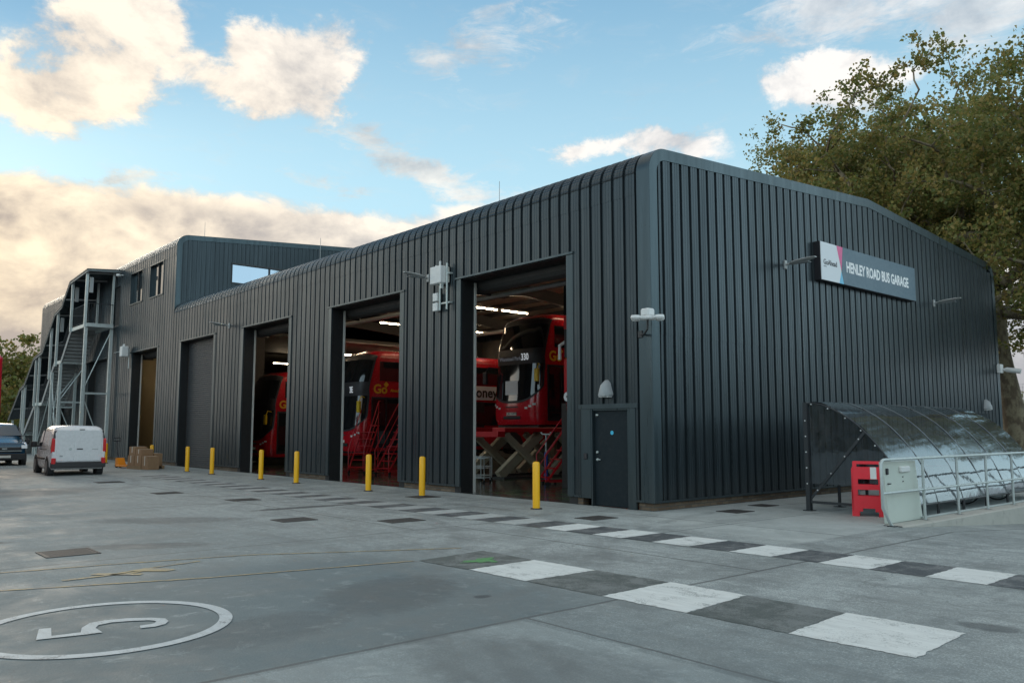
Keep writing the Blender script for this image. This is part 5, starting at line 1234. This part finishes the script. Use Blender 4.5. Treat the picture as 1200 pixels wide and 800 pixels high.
        ch_ = MB(); ch_.box((-hb*.72, -.045, .66), (hb*.72, -.03, .685)); ch_.box((-.1, -.05, .74), (.1, -.03, .80)); ch_.build('grille_bar', M['galv'], t)
        np_ = MB(); np_.box((-.26, -.075, .36), (.26, -.06, .47)); np_.build('number_plate', M['plate'], t)
    return t
van('small white panel van parked with its rear doors toward the yard', (-26.2, -5.15, 0), math.radians(-93.6), M['vanwhite'], 4.2, 1.80, 1.80, 'small')
van('dark blue van facing out beyond the white van', (-33.0, -5.9, 0), math.radians(90), M['vanblue'], 4.97, 1.95, 1.95, 'large')

# ------------------------------------------------------------------ pallet of boxes and pallet truck
t = thing('wooden_pallet', 'wooden pallet on the ground under the brown boxes', 'pallet', (-25.9, -1.9, 0), math.radians(8))
for k in range(7): m = MB(); m.box((-.62, -.5+.165*k, .115), (.62, -.4+.165*k, .14)); m.build('deck_board', M['wood'], t)
for k in range(3): m = MB(); m.box((-.62, -.5+.47*k, .0), (.62, -.4+.47*k, .115)); m.build('bearer', M['wood'], t)
LBX = ['brown carton, lower left of the pallet load', 'brown carton, lower right of the pallet load', 'brown carton, upper left of the pallet load', 'brown carton, upper right of the pallet load', 'low brown carton at the right end of the pallet', 'brown carton at the back of the pallet load']
for k, (x, y, z, w, d, h) in enumerate(((-.6,-.48,.14,.58,.6,.42),(0.0,-.46,.14,.58,.58,.42),(-.58,-.44,.565,.55,.5,.36),(0.0,-.42,.565,.52,.5,.26),(.65,-.45,.0,.5,.5,.55),(-.5,.14,.14,1.0,.36,.5))):
    c = thing('carton', LBX[k], 'box', (-25.9, -1.9, 0), math.radians(8), 'brown cartons on the pallet')
    m = MB(); m.bbox((x, y, z), (x+w, y+d, z+h), .008); m.build('carton_body', M['card'], c)
    m = MB(); m.box((x+w*.46, y-.003, z+h*.3), (x+w*.54, y+d+.003, z+h+.003)); m.build('tape', M['plate'], c)
t = thing('pallet_truck', 'orange hand pallet truck beside the boxes with a black handle', 'pallet truck', (-27.6, -2.35, 0), math.radians(12))
for s_ in (-1, 1): m = MB(); m.bbox((0.0, s_*.2-.08, .06), (1.1, s_*.2+.08, .13), .01); m.build('fork', M['orange'], t)
m = MB(); m.prism([(-.25, .1), (.05, .08), (.05, .14), (-.12, .42), (-.25, .42)], lambda x, z: (x, -.16, z), lambda x, z: (x, .16, z)); m.build('truck_head', M['orange'], t)
m = MB(); m.tube([(-.3, 0, .3), (-.45, 0, .8), (-.5, 0, 1.15)], .02, 8); m.tube([(-.5, -.16, 1.15), (-.5, .16, 1.15), (-.52, .16, 1.28), (-.52, -.16, 1.28), (-.5, -.16, 1.15)], .018, 8); m.build('handle', M['blacklogo'], t, smooth=True)
for s_ in (-1, 1): m = MB(); m.tube([(-.28, s_*.08-.03, .1), (-.28, s_*.08+.03, .1)], .1, 16); m.build('wheel', M['tyre'], t)

# ------------------------------------------------------------------ cycle shelter
sh = thing('cycle_shelter', 'curved tinted plastic cycle shelter on a black frame beside the gable wall', 'shelter', (1.97, 2.54, 0), world=True)
PR = [(1.95, 2.20), (2.12, 2.215), (2.30, 2.19), (2.48, 2.12), (2.66, 2.03), (2.84, 1.925), (3.00, 1.81), (3.15, 1.68), (3.29, 1.54), (3.42, 1.39), (3.54, 1.24), (3.65, 1.08), (3.75, .91), (3.83, .74), (3.90, .57), (3.96, .40), (4.0, .22)]
YS, YE = 2.54, 10.05
NB = 6
for k in range(NB):
    a = YS + (YE-YS)*k/NB; b = YS + (YE-YS)*(k+1)/NB
    m = MB(); m.grid(lambda y, i: (PR[i][0], y, PR[i][1] + 0.012*math.sin(i*1.3+y*2.0+k)), [a+.012, a+.3, (a+b)/2, b-.3, b-.012], list(range(len(PR))))
    o = m.build('roof_panel', M['tint'], sh, smooth=60)
for k in range(NB+1):
    y = YS + (YE-YS)*k/NB
    m = MB(); m.tube([(x, y, z-.03) for x, z in PR], .016, 8); m.tube([(1.97, y, 0), (1.97, y, 2.2)], .035, 8); m.tube([(1.97, y, .17), (4.0, y, .2)], .02, 6) if k in (0, NB) else None
    m.tube([(4.0, y, 0), (4.0, y, .24)], .03, 8)
    m.build('hoop', M['darkmetal'], sh, smooth=True)
for k in range(1, NB):
    y = YS + (YE-YS)*k/NB; m = MB(); m.rings([[(x, y-.018, z+.012), (x, y+.018, z+.012), (x, y+.014, z+.018), (x, y-.014, z+.018)] for x, z in PR]); m.build('glazing_bar', M['barGrey'], sh)
m = MB(); m.tube([(1.97, YS, 2.19), (1.97, YE, 2.19)], .03, 8); m.tube([(4.0, YS, .22), (4.0, YE, .22)], .022, 8); m.tube([(3.29, YS, 1.50), (3.29, YE, 1.50)], .018, 8); m.build('purlin', M['darkmetal'], sh, smooth=True)
for yend in (YS, YE):
    m = MB(); m.prism([(1.99, .55)] + [(1.99, 2.18)] + [(x, z-.02) for x, z in PR[1:-1]] + [(3.9, .55)], lambda x, z: (x, yend-.004, z), lambda x, z: (x, yend+.004, z)); m.build('end_panel', M['tint_end'], sh)
m = MB(); m.beam((2.0, YS-.02, .22), (3.2, YS-.02, 1.6), .012, .055, (1, 0, 0)); m.beam((2.0, YS-.02, .18), (4.0, YS-.02, .18), .03, .05); m.box((1.93, YS-.06, 0.0), (2.02, YS+.04, 2.2)); m.build('end_brace', M['darkmetal'], sh)
m = MB()
for z in np.arange(.55, 2.15, .32): m.tube([(1.975, YS-.07, z), (1.975, YS-.058, z)], .014, 8)
for x, z in PR[1:-3:2]: m.tube([(x-.02, YS-.035, z-.05), (x-.02, YS-.02, z-.05)], .013, 8)
for q in (.15, .4, .65, .9): m.tube([(2.0+1.2*q, YS-.04, .22+1.38*q), (2.0+1.2*q, YS-.025, .22+1.38*q)], .013, 8)
m.build('bolt', M['white'], sh)
for k in range(NB+1):
    y = YS + (YE-YS)*k/NB; m = MB(); m.box((1.87, y-.09, 0), (2.07, y+.09, .012)); m.build('foot_plate', M['darkmetal'], sh)
# hoop stands and bicycles below
for k in range(7):
    y = 3.5 + k*.95; m = MB(); pts = [(2.55, y, 0), (2.55, y, .62)] + [(2.7-.15*math.cos(a), y, .62+.15*math.sin(a)) for a in (.5, 1.1, 1.57)] + [(3.2+.15*math.sin(a), y, .62+.15*math.cos(a)) for a in (0, .5, 1.1)] + [(3.35, y, .62), (3.35, y, 0)]
    m.tube(pts, .025, 8); m.build('bicycle_stand', M['galv'], None, smooth=True, org=(2.95, y, 0), label=('galvanised hoop stand under the shelter, ' + ['nearest the open end', 'second from the open end', 'third from the open end', 'in the middle of the row', 'just past the middle of the row', 'second from the far end', 'at the far end'][k]), cat='bicycle stand', group='hoop stands under the cycle shelter')
def bicycle(label, loc, rz, col):
    t = thing('bicycle', label, 'bicycle', loc, rz, 'bicycles under the shelter')
    for x in (-.52, .52):
        m = MB(); pts = [(x + .33*math.cos(a), 0, .34 + .33*math.sin(a)) for a in [2*PI*k/24 for k in range(25)]]; m.tube(pts, .018, 6); w = m.build('wheel', M['tyre'], t, smooth=True)
        s_ = MB()
        for k in range(8): s_.tube([(x, 0, .34), (x + .32*math.cos(PI*k/4), 0, .34 + .32*math.sin(PI*k/4))], .002, 3)
        s_.build('spoke', M['galv'], w)
    m = MB()
    for p, q in (((-.52, 0, .34), (-.12, 0, .3)), ((-.52, 0, .34), (-.22, 0, .82)), ((-.12, 0, .3), (-.25, 0, .92)), ((-.22, 0, .82), (.33, 0, .84)), ((-.12, 0, .3), (.36, 0, .78)), ((.33, 0, .95), (.38, 0, .72)), ((.38, 0, .72), (.52, 0, .34))): m.tube([p, q], .017, 8)
    m.build('frame', col, t, smooth=True)
    m = MB(); m.bbox((-.38, -.07, .92), (-.14, .07, .97), .02); m.build('saddle', M['blacklogo'], t)
    m = MB(); m.tube([(.34, -.28, 1.0), (.32, -.1, 1.02), (.32, .1, 1.02), (.34, .28, 1.0)], .013, 8); m.build('handlebar', M['blacklogo'], t, smooth=True)
bicycle('red framed bicycle leaning by a hoop under the shelter', (2.95, 6.45, 0), .1, M['redpaint'])
bicycle('dark bicycle by the farthest hoops under the shelter', (3.0, 8.35, 0), -.06, M['blacklogo'])

# ------------------------------------------------------------------ guard rail, kerb wall, cabinet, red barrier
gr_ = thing('guard_rail', 'galvanised tubular guard rail on the low concrete wall by the shelter', 'railing', (4.3, 0.9, 0), world=True)
XR = 4.30; YR = [0.86, 2.45, 4.0, 5.5, 7.0, 8.5, 10.0, 11.5]
m = MB(); m.tube([(4.34, 1.03, 0.0), (4.33, 0.98, 0.05), (XR, 0.80, 0.32), (XR, 0.80, 1.06), (XR, 0.83, 1.11), (XR, 0.90, 1.13), (XR, 11.5, 1.13)], .027, 10); m.build('top_rail', M['galv'], gr_, smooth=50)
m = MB(); m.tube([(XR, 0.80, .56), (XR, 11.5, .56)], .023, 10); m.build('middle_rail', M['galv'], gr_, smooth=True)
for y in YR[1:]: m = MB(); m.tube([(XR, y, 0), (XR, y, 1.13)], .026, 10); m.tube([(XR, y-.04, .56), (XR, y+.04, .56)], .034, 10); m.tube([(XR, y, 1.08), (XR, y, 1.1)], .036, 10); m.build('rail_post', M['galv'], gr_, smooth=True); m = MB(); m.bbox((XR-.07, y-.07, 0), (XR+.07, y+.07, .014), .003); m.build('foot_plate', M['darkmetal'], gr_)
m = MB(); m.bbox((4.28, .96, 0), (4.41, 1.09, .014), .003); m.build('foot_plate', M['darkmetal'], gr_)
m = MB(); m.box((4.16, 2.6, 0.02), (4.2, 11.5, .05)); m.build('toe_bar', M['galv'], gr_)
kw = MB(); N_ = 24
V = []; F = []
for k in range(N_+1):
    y = 1.05 + k*0.9
    for x, z in ((4.2, -.25), (4.2, .012), (4.51, .014), (4.54, -.006), (4.55, gz(5, y)-.1)): V.append((x + (0.0 if k else -.02), y, z))
    if k:
        for q in range(4): F.append(((k-1)*5+q, (k-1)*5+q+1, k*5+q+1, k*5+q))
kw.add(V, F); kw.build('kerb_wall', M['kerb'], None, smooth=20, org=(4.3, 1.0, 0), label='low pale concrete kerb wall under the tubular guard rail', cat='kerb wall')
cab = thing('cabinet', 'pale green steel cabinet with a white handle beside the guard rail post', 'cabinet', (4.0, 1.1, 0), world=True)
# slightly leaning pale panel cabinet
m = MB()
m.add([(4.07, 1.32, .01), (4.16, 1.32, .01), (4.16, 2.68, .01), (4.07, 2.68, .01), (4.09, 1.17, 1.08), (4.16, 1.17, 1.08), (4.16, 2.46, 1.08), (4.09, 2.46, 1.08)], [(0,3,2,1),(4,5,6,7),(0,1,5,4),(1,2,6,5),(2,3,7,6),(3,0,4,7)])
m.build('cabinet_body', M['lime'], cab)
m = MB(); m.bbox((4.15, 1.78, .88), (4.21, 2.16, .99), .02); m.build('handle', M['white'], cab)
m = MB(); m.tube([(4.15, 1.92, .80), (4.172, 1.92, .80)], .012, 8); m.tube([(4.15, 1.92, .72), (4.172, 1.92, .72)], .012, 8); m.tube([(4.15, 1.32, .70), (4.19, 1.32, .70), (4.19, 1.38, .70)], .012, 6); m.bbox((4.155, 1.26, .86), (4.19, 1.33, .97), .01); m.build('lock', M['blacklogo'], cab)
bar = thing('plastic_barrier', 'bright red folded plastic barrier with slots standing by the shelter end', 'barrier', (3.26, 2.46, 0), math.radians(24))
def panel(sgn):
    m = MB(); th = .045
    y = lambda z: sgn*(.15 - .12*z/1.02)
    def blk(x0, x1, z0, z1):
        m.add([(x0, y(z0)-th/2, z0), (x1, y(z0)-th/2, z0), (x1, y(z0)+th/2, z0), (x0, y(z0)+th/2, z0), (x0, y(z1)-th/2, z1), (x1, y(z1)-th/2, z1), (x1, y(z1)+th/2, z1), (x0, y(z1)+th/2, z1)], [(0,3,2,1),(4,5,6,7),(0,1,5,4),(1,2,6,5),(2,3,7,6),(3,0,4,7)])
    W_ = .30
    blk(-W_, -W_+.13, 0, .24); blk(W_-.13, W_, 0, .24); blk(-W_+.13, -W_+.19, .09, .24); blk(W_-.19, W_-.13, .09, .24); blk(-W_+.19, W_-.19, .15, .24)
    blk(-W_, W_, .24, .385); blk(-W_, -W_+.11, .385, .50); blk(W_-.11, W_, .385, .50)
    blk(-W_+.01, W_-.01, .50, .60); blk(-W_+.01, -W_+.12, .60, .70); blk(W_-.12, W_-.01, .60, .70)
    blk(-W_+.02, W_-.02, .70, .93); blk(-W_+.03, -W_+.1, .93, .985); blk(W_-.1, W_-.03, .93, .985); blk(-W_+.03, W_-.03, .985, 1.03)
    # raised ribs
    blk(-W_+.005, -W_+.03, .1, .9); blk(W_-.03, W_-.005, .1, .9)
    m.build('barrier_panel', M['redplastic'], bar)
panel(1); panel(-1)
m = MB(); m.bbox((-.27, -.05, 1.0), (.27, .05, 1.04), .012); m.build('hinge', M['redplastic'], bar)
t = thing('notice_board', 'small white notice plate clipped at the end of the guard rail', 'notice', (4.2, .86, .8)); m = MB(); m.box((-.12, -.01, 0), (-.02, .01, .2)); m.build('plate', M['white'], t)

# ------------------------------------------------------------------ trees
def leaf_mat(name, cols, trans=0.35):
    m, nt, b = newmat(name); g_ = nt.nodes.new('ShaderNodeNewGeometry')
    cr = nt.nodes.new('ShaderNodeValToRGB'); el_ = cr.color_ramp.elements
    while len(el_) < len(cols): el_.new(0.5)
    for i, (p, c) in enumerate(cols): el_[i].position = p; el_[i].color = (*c, 1)
    n_ = noise(nt, geo_pos(nt), 0.35, 3); f = mth(nt, 'ADD', mth(nt, 'MULTIPLY', g_.outputs['Random Per Island'], 0.6), mth(nt, 'MULTIPLY', n_, 0.45), clamp=True)
    nt.links.new(f, cr.inputs[0]); nt.links.new(cr.outputs[0], b.inputs['Base Color']); b.inputs['Roughness'].default_value = 0.55
    out = nt.nodes['Material Output']; tl = nt.nodes.new('ShaderNodeBsdfTranslucent'); mx = nt.nodes.new('ShaderNodeMixShader'); mx.inputs[0].default_value = trans
    nt.links.new(cr.outputs[0], tl.inputs[0]); nt.links.new(b.outputs[0], mx.inputs[1]); nt.links.new(tl.outputs[0], mx.inputs[2]); nt.links.new(mx.outputs[0], out.inputs[0])
    return m
M['leaf'] = leaf_mat('plane_leaf', [(0.0, (.085, .12, .03)), (.40, (.15, .18, .048)), (.62, (.25, .225, .065)), (.85, (.34, .25, .085)), (1.0, (.34, .20, .08))], 0.48)
M['leaf2'] = leaf_mat('autumn_leaf', [(0.0, (.075, .10, .028)), (.4, (.15, .17, .04)), (.7, (.23, .19, .045)), (1.0, (.25, .14, .045))], .45)
def bark_mat():
    m, nt, b = newmat('plane_bark'); p = geo_pos(nt)
    n1 = noise(nt, geo_pos(nt, (1, 1, .6)), 3.2, 5, .6); n2 = noise(nt, p, 12, 5)
    c = mixc(nt, ramp(nt, n1, .42, .58), (.115, .085, .055), (.24, .20, .13)); c = mixc(nt, ramp(nt, n2, .55, .7, 0, .6), c, (.07, .055, .04))
    nt.links.new(c, b.inputs['Base Color']); b.inputs['Roughness'].default_value = .85; bump(nt, b, n1, .6, .03); return m
M['bark'] = bark_mat()
def make_tree(label, base, spec, seed, leafsize=0.17, per=150, mat='leaf', nclust=240, group=None, trunk_r=.4, stems=None, rc=(.8, 1.35), low=None):
    """spec: list of ellipsoids (cx,cy,cz,rx,ry,rz) for the crown, relative to base"""
    R_ = np.random.default_rng(seed)
    t = thing('tree', label, 'tree', base, 0, group)
    vol = np.array([e[3]*e[4]*e[5] for e in spec]); vol = vol/vol.sum()
    C_ = []
    while len(C_) < nclust:
        e = spec[R_.choice(len(spec), p=vol)]
        d = R_.normal(size=3); d /= np.linalg.norm(d); r = R_.random()**(1/2.4)
        wob = 1 + .16*math.sin(3*d[0]+seed) + .12*math.sin(5*d[2]+2*seed)
        p = np.array(e[:3]) + d*np.array(e[3:])*r*wob
        if low is not None and p[2] < low(p): continue
        C_.append(p)
    C_ = np.array(C_)
    # skeleton
    fork = np.array([0, 0, spec[0][2]-spec[0][5]*.72]) if stems is None else np.array(stems[-1])
    nodes = [np.array([0., 0., 0.])]; par = [-1]
    path = [np.array([0., 0., 0.])] + ([np.array(s) for s in stems] if stems is not None else [fork*.5 + R_.normal(size=3)*.1, fork])
    for p in path[1:]: nodes.append(p); par.append(len(nodes)-2)
    up = nodes[-1] + np.array([0, 0, spec[0][5]*.5]); nodes.append(up); par.append(len(nodes)-2)
    first = len(path)-1
    order = np.argsort(np.linalg.norm(C_ - nodes[-2], axis=1))
    for i in order:
        p = C_[i]; A = np.array(nodes[first:]); dist = np.linalg.norm(A - p, axis=1) + .25*np.maximum(0, A[:, 2]-p[2]+.5)*2 + .12*np.linalg.norm(A-nodes[first], axis=1)
        j = int(np.argmin(dist)) + first; q = nodes[j]
        if np.linalg.norm(p-q) > 1.8:
            mid = (p+q)/2 + R_.normal(size=3)*.18*np.linalg.norm(p-q)*.6; nodes.append(mid); par.append(j); j = len(nodes)-1
        nodes.append(p); par.append(j)
    cnt = [1]*len(nodes)
    for i in range(len(nodes)-1, 0, -1): cnt[par[i]] += cnt[i]
    tot = cnt[0]
    rad = [max(.018, trunk_r*(c/tot)**.5) for c in cnt]
    kids = {}
    for i, p in enumerate(par): kids.setdefault(p, []).append(i)
    bm_ = MB(); tr_ = MB(); trunk_idx = set(range(first+1))
    for i in range(1, len(nodes)):
        if i <= first: continue
        a, b = nodes[par[i]], nodes[i]; n = 8 if rad[i] > .08 else 5
        bm_.tube([a, (a+b)/2 + R_.normal(size=3)*.04*np.linalg.norm(b-a), b], [min(rad[par[i]], rad[i]*1.25), rad[i]*1.08, rad[i]*.9], n, cap=False)
    pr_ = [Vector(p) for p in path]; fine = []; fr_r = []
    for k in range(len(pr_)-1):
        for q in range(6):
            u = q/6; P0 = pr_[max(0, k-1)]; P1 = pr_[k]; P2 = pr_[k+1]; P3 = pr_[min(len(pr_)-1, k+2)]
            fine.append(0.5*((2*P1) + (P2-P0)*u + (2*P0-5*P1+4*P2-P3)*u*u + (3*P1-P0-3*P2+P3)*u**3)); fr_r.append(trunk_r*(1.0 - .35*(k+u)/(len(pr_)-1)) * (1 + .35*math.exp(-3*(k+u))))
    fine.append(pr_[-1]); fr_r.append(trunk_r*.62)
    tr_.tube(fine, fr_r, 16); tr_.build('trunk', M['bark'], t, smooth=60)
    bm_.build('branch', M['bark'], t, smooth=60)
    # leaves
    n_all = []
    allv = []
    for c in C_:
        n = int(per*R_.uniform(.55, 1.3)); r0 = R_.uniform(*rc)
        sub = R_.normal(size=(7, 3))*r0*.55*np.array([1, 1, .7])
        w = sub[R_.integers(0, 7, n)] + R_.normal(size=(n, 3))*r0*.26*np.array([1, 1, .8])
        ctr = c + w
        u = R_.normal(size=(n, 3)); u /= np.linalg.norm(u, axis=1)[:, None]; v_ = R_.normal(size=(n, 3)); v_ -= (v_*u).sum(1)[:, None]*u; v_ /= np.linalg.norm(v_, axis=1)[:, None]
        s = leafsize*R_.uniform(.6, 1.25, n)[:, None]
        a, b_ = u*s*.5, v_*s*.42
        nrm = np.cross(u, v_)*s*.13
        allv.append(np.stack([ctr-a, ctr-a*.15-b_+nrm, ctr+a, ctr-a*.15+b_+nrm], axis=1))
    V = np.concatenate(allv).reshape(-1, 3).astype(np.float32); nq = len(V)//4
    me = bpy.data.meshes.new('crown'); me.vertices.add(len(V)); me.vertices.foreach_set('co', V.ravel()); me.loops.add(nq*4); me.polygons.add(nq)
    me.loops.foreach_set('vertex_index', np.arange(nq*4, dtype=np.int32)); me.polygons.foreach_set('loop_start', np.arange(0, nq*4, 4, dtype=np.int32)); me.update(calc_edges=True)
    me.materials.append(M[mat]); o = bpy.data.objects.new('crown', me); COL.objects.link(o); o.parent = t
    return t
make_tree('large plane tree rising behind the far end of the gable wall', (-1.15, 24.6, -.2), [(1.0, 0.0, 11.2, 8.0, 7.0, 7.3), (-5.5, 0.5, 12.0, 5.0, 5.5, 5.6), (3.5, 0, 6.0, 6.0, 5, 2.6)], 3, .165, 260, 'leaf', 470, None, .50, [(-.1, 0, 2.6), (-.5, .2, 5.2), (-.7, .3, 8.0)], low=lambda p: 4.4 if p[0] > .9 else 5.8, rc=(.55, 1.02))
make_tree('slimmer plane tree with a leaning pale trunk just left of the large one', (-2.2, 26.2, -.2), [(-6.4, 2.0, 12.6, 5.8, 5.2, 5.4), (-4.0, 1.5, 9.5, 4.4, 4.2, 3.0)], 5, .16, 300, 'leaf', 330, None, .27, [(.35, 0, 2.4), (-.4, 0, 5.0), (-1.2, .3, 7.6)], rc=(.6, 1.12))
make_tree('bushy plane tree behind the garage roof, leftmost of the group on the right', (-13.0, 33.5, -.2), [(2.0, 0, 14.0, 4.8, 5, 5.6), (6.0, 0, 15.2, 4.6, 5.0, 6.0), (-1.6, 0, 12.8, 2.2, 3, 3.2)], 11, .165, 300, 'leaf', 290, None, .3, rc=(.6, 1.1))
make_tree('tree with yellowing leaves far beyond the staircase', (-95, 3.5, 0), [(0, 0, 7.4, 6.5, 6.5, 4.6), (1, 0, 3.5, 6, 6, 3)], 21, .42, 110, 'leaf2', 150, 'far trees beyond the yard', .35, rc=(1.0, 1.7))
make_tree('green and brown tree at the far left edge beyond the blue van', (-92, -4.0, 0), [(0, 0, 6.6, 6.5, 6, 4.6), (0, 0, 3.5, 6.5, 6, 3.2)], 22, .42, 110, 'leaf2', 150, 'far trees beyond the yard', .35, rc=(1.0, 1.7))
make_tree('low bushy tree just behind the foot of the far stair', (-80, -1.0, 0), [(0, 0, 3.6, 4.5, 4.5, 3.2)], 23, .36, 110, 'leaf2', 100, 'far trees beyond the yard', .2, rc=(.9, 1.4))
hd_ = MB()
# hedge line closing the horizon (one mass)
def foliage_mass(name, x0, x1, y, h, n, seed, label, d=3.0, ls=.5):
    R_ = np.random.default_rng(seed)
    p = R_.random((n, 3))*np.array([x1-x0, d, 1]) + np.array([x0, y, 0]); hh = h*(.65 + .35*np.sin(p[:, 0]*.35+seed)*np.sin(p[:, 0]*.11+1)) ; p[:, 2] *= hh
    u = R_.normal(size=(n, 3)); u /= np.linalg.norm(u, axis=1)[:, None]; v_ = R_.normal(size=(n, 3)); v_ -= (v_*u).sum(1)[:, None]*u; v_ /= np.linalg.norm(v_, axis=1)[:, None]
    s = ls*R_.uniform(.6, 1.3, n)[:, None]; V = np.stack([p-u*s*.5, p-v_*s*.45, p+u*s*.5, p+v_*s*.45], axis=1).reshape(-1, 3)
    return V
def add_mass(name, V, label):
    nq = len(V)//4; me = bpy.data.meshes.new(name); me.from_pydata([tuple(v) for v in V], [], [(4*i, 4*i+1, 4*i+2, 4*i+3) for i in range(nq)]); me.materials.append(M['leaf2']); o = bpy.data.objects.new(name, me); COL.objects.link(o); tag(o, label, 'hedge', kind='stuff')
Vm = foliage_mass('h', -50, 50, 0, 4.5, 14000, 4, ''); Vr = Vm.copy(); Vr[:, 0] = -112 + Vm[:, 1]; Vr[:, 1] = Vm[:, 0]; Vr[:, 2] = Vm[:, 2]
add_mass('far_hedge', Vr, 'dark green hedge mass closing the far end of the yard')
Vb = foliage_mass('h', -30, 70, 62, 6.0, 16000, 9, ''); add_mass('rear_hedge', Vb, 'dark hedge mass far behind the gable end')
Ve = foliage_mass('h', -70, 90, 0, 12.5, 11000, 14, '', 5.0, 1.3); Ve2 = Ve.copy(); Ve2[:, 0] = 50 + Ve[:, 1]; Ve2[:, 1] = Ve[:, 0]  # tree belt out of view, added so the lower gable reflects something dark
add_mass('unseen_side_tree_belt', Ve2, 'unseen belt of trees added beyond the service road to darken reflections')
Vs = foliage_mass('h', -120, 60, -56, 12.5, 12000, 15, '', 5.0, 1.3); add_mass('unseen_facing_tree_belt', Vs, 'unseen belt of trees added opposite the garage doors to darken reflections')  # also out of view, added to darken the lower front wall's reflection
# mesh fence and pale shed behind the plane trees
t = thing('mesh_fence', 'light grey mesh fence behind the plane tree trunks', 'fence', (0, 31, 0))
for k in range(8): m = MB(); m.tube([(-5+3*k, 0, 0), (-5+3*k, 0, 3.9)], .04, 8); m.build('fence_post', M['galv'], t)
m = MB()
for k in range(106): m.tube([(-5+.2*k, 0, .1), (-5+.2*k, 0, 3.8)], .008, 3, cap=False)
for k in range(26): m.tube([(-5, .01, .1+.148*k), (16, .01, .1+.148*k)], .008, 3, cap=False)
m.build('mesh_panel', M['galv'], t)
t = thing('pale_shed', 'pale low industrial shed beyond the mesh fence', 'building', (4, 44, 0))
m = MB(); m.box((-9, 0, 0), (14, 10, 3.6)); m.build('wall', M['greyplastic'], t)
m = MB(); m.prism([(-.4, 3.6), (5, 5.6), (10.4, 3.6)], lambda y, z: (-9.3, y, z), lambda y, z: (14.3, y, z)); m.build('roof', M['signwhite'], t)
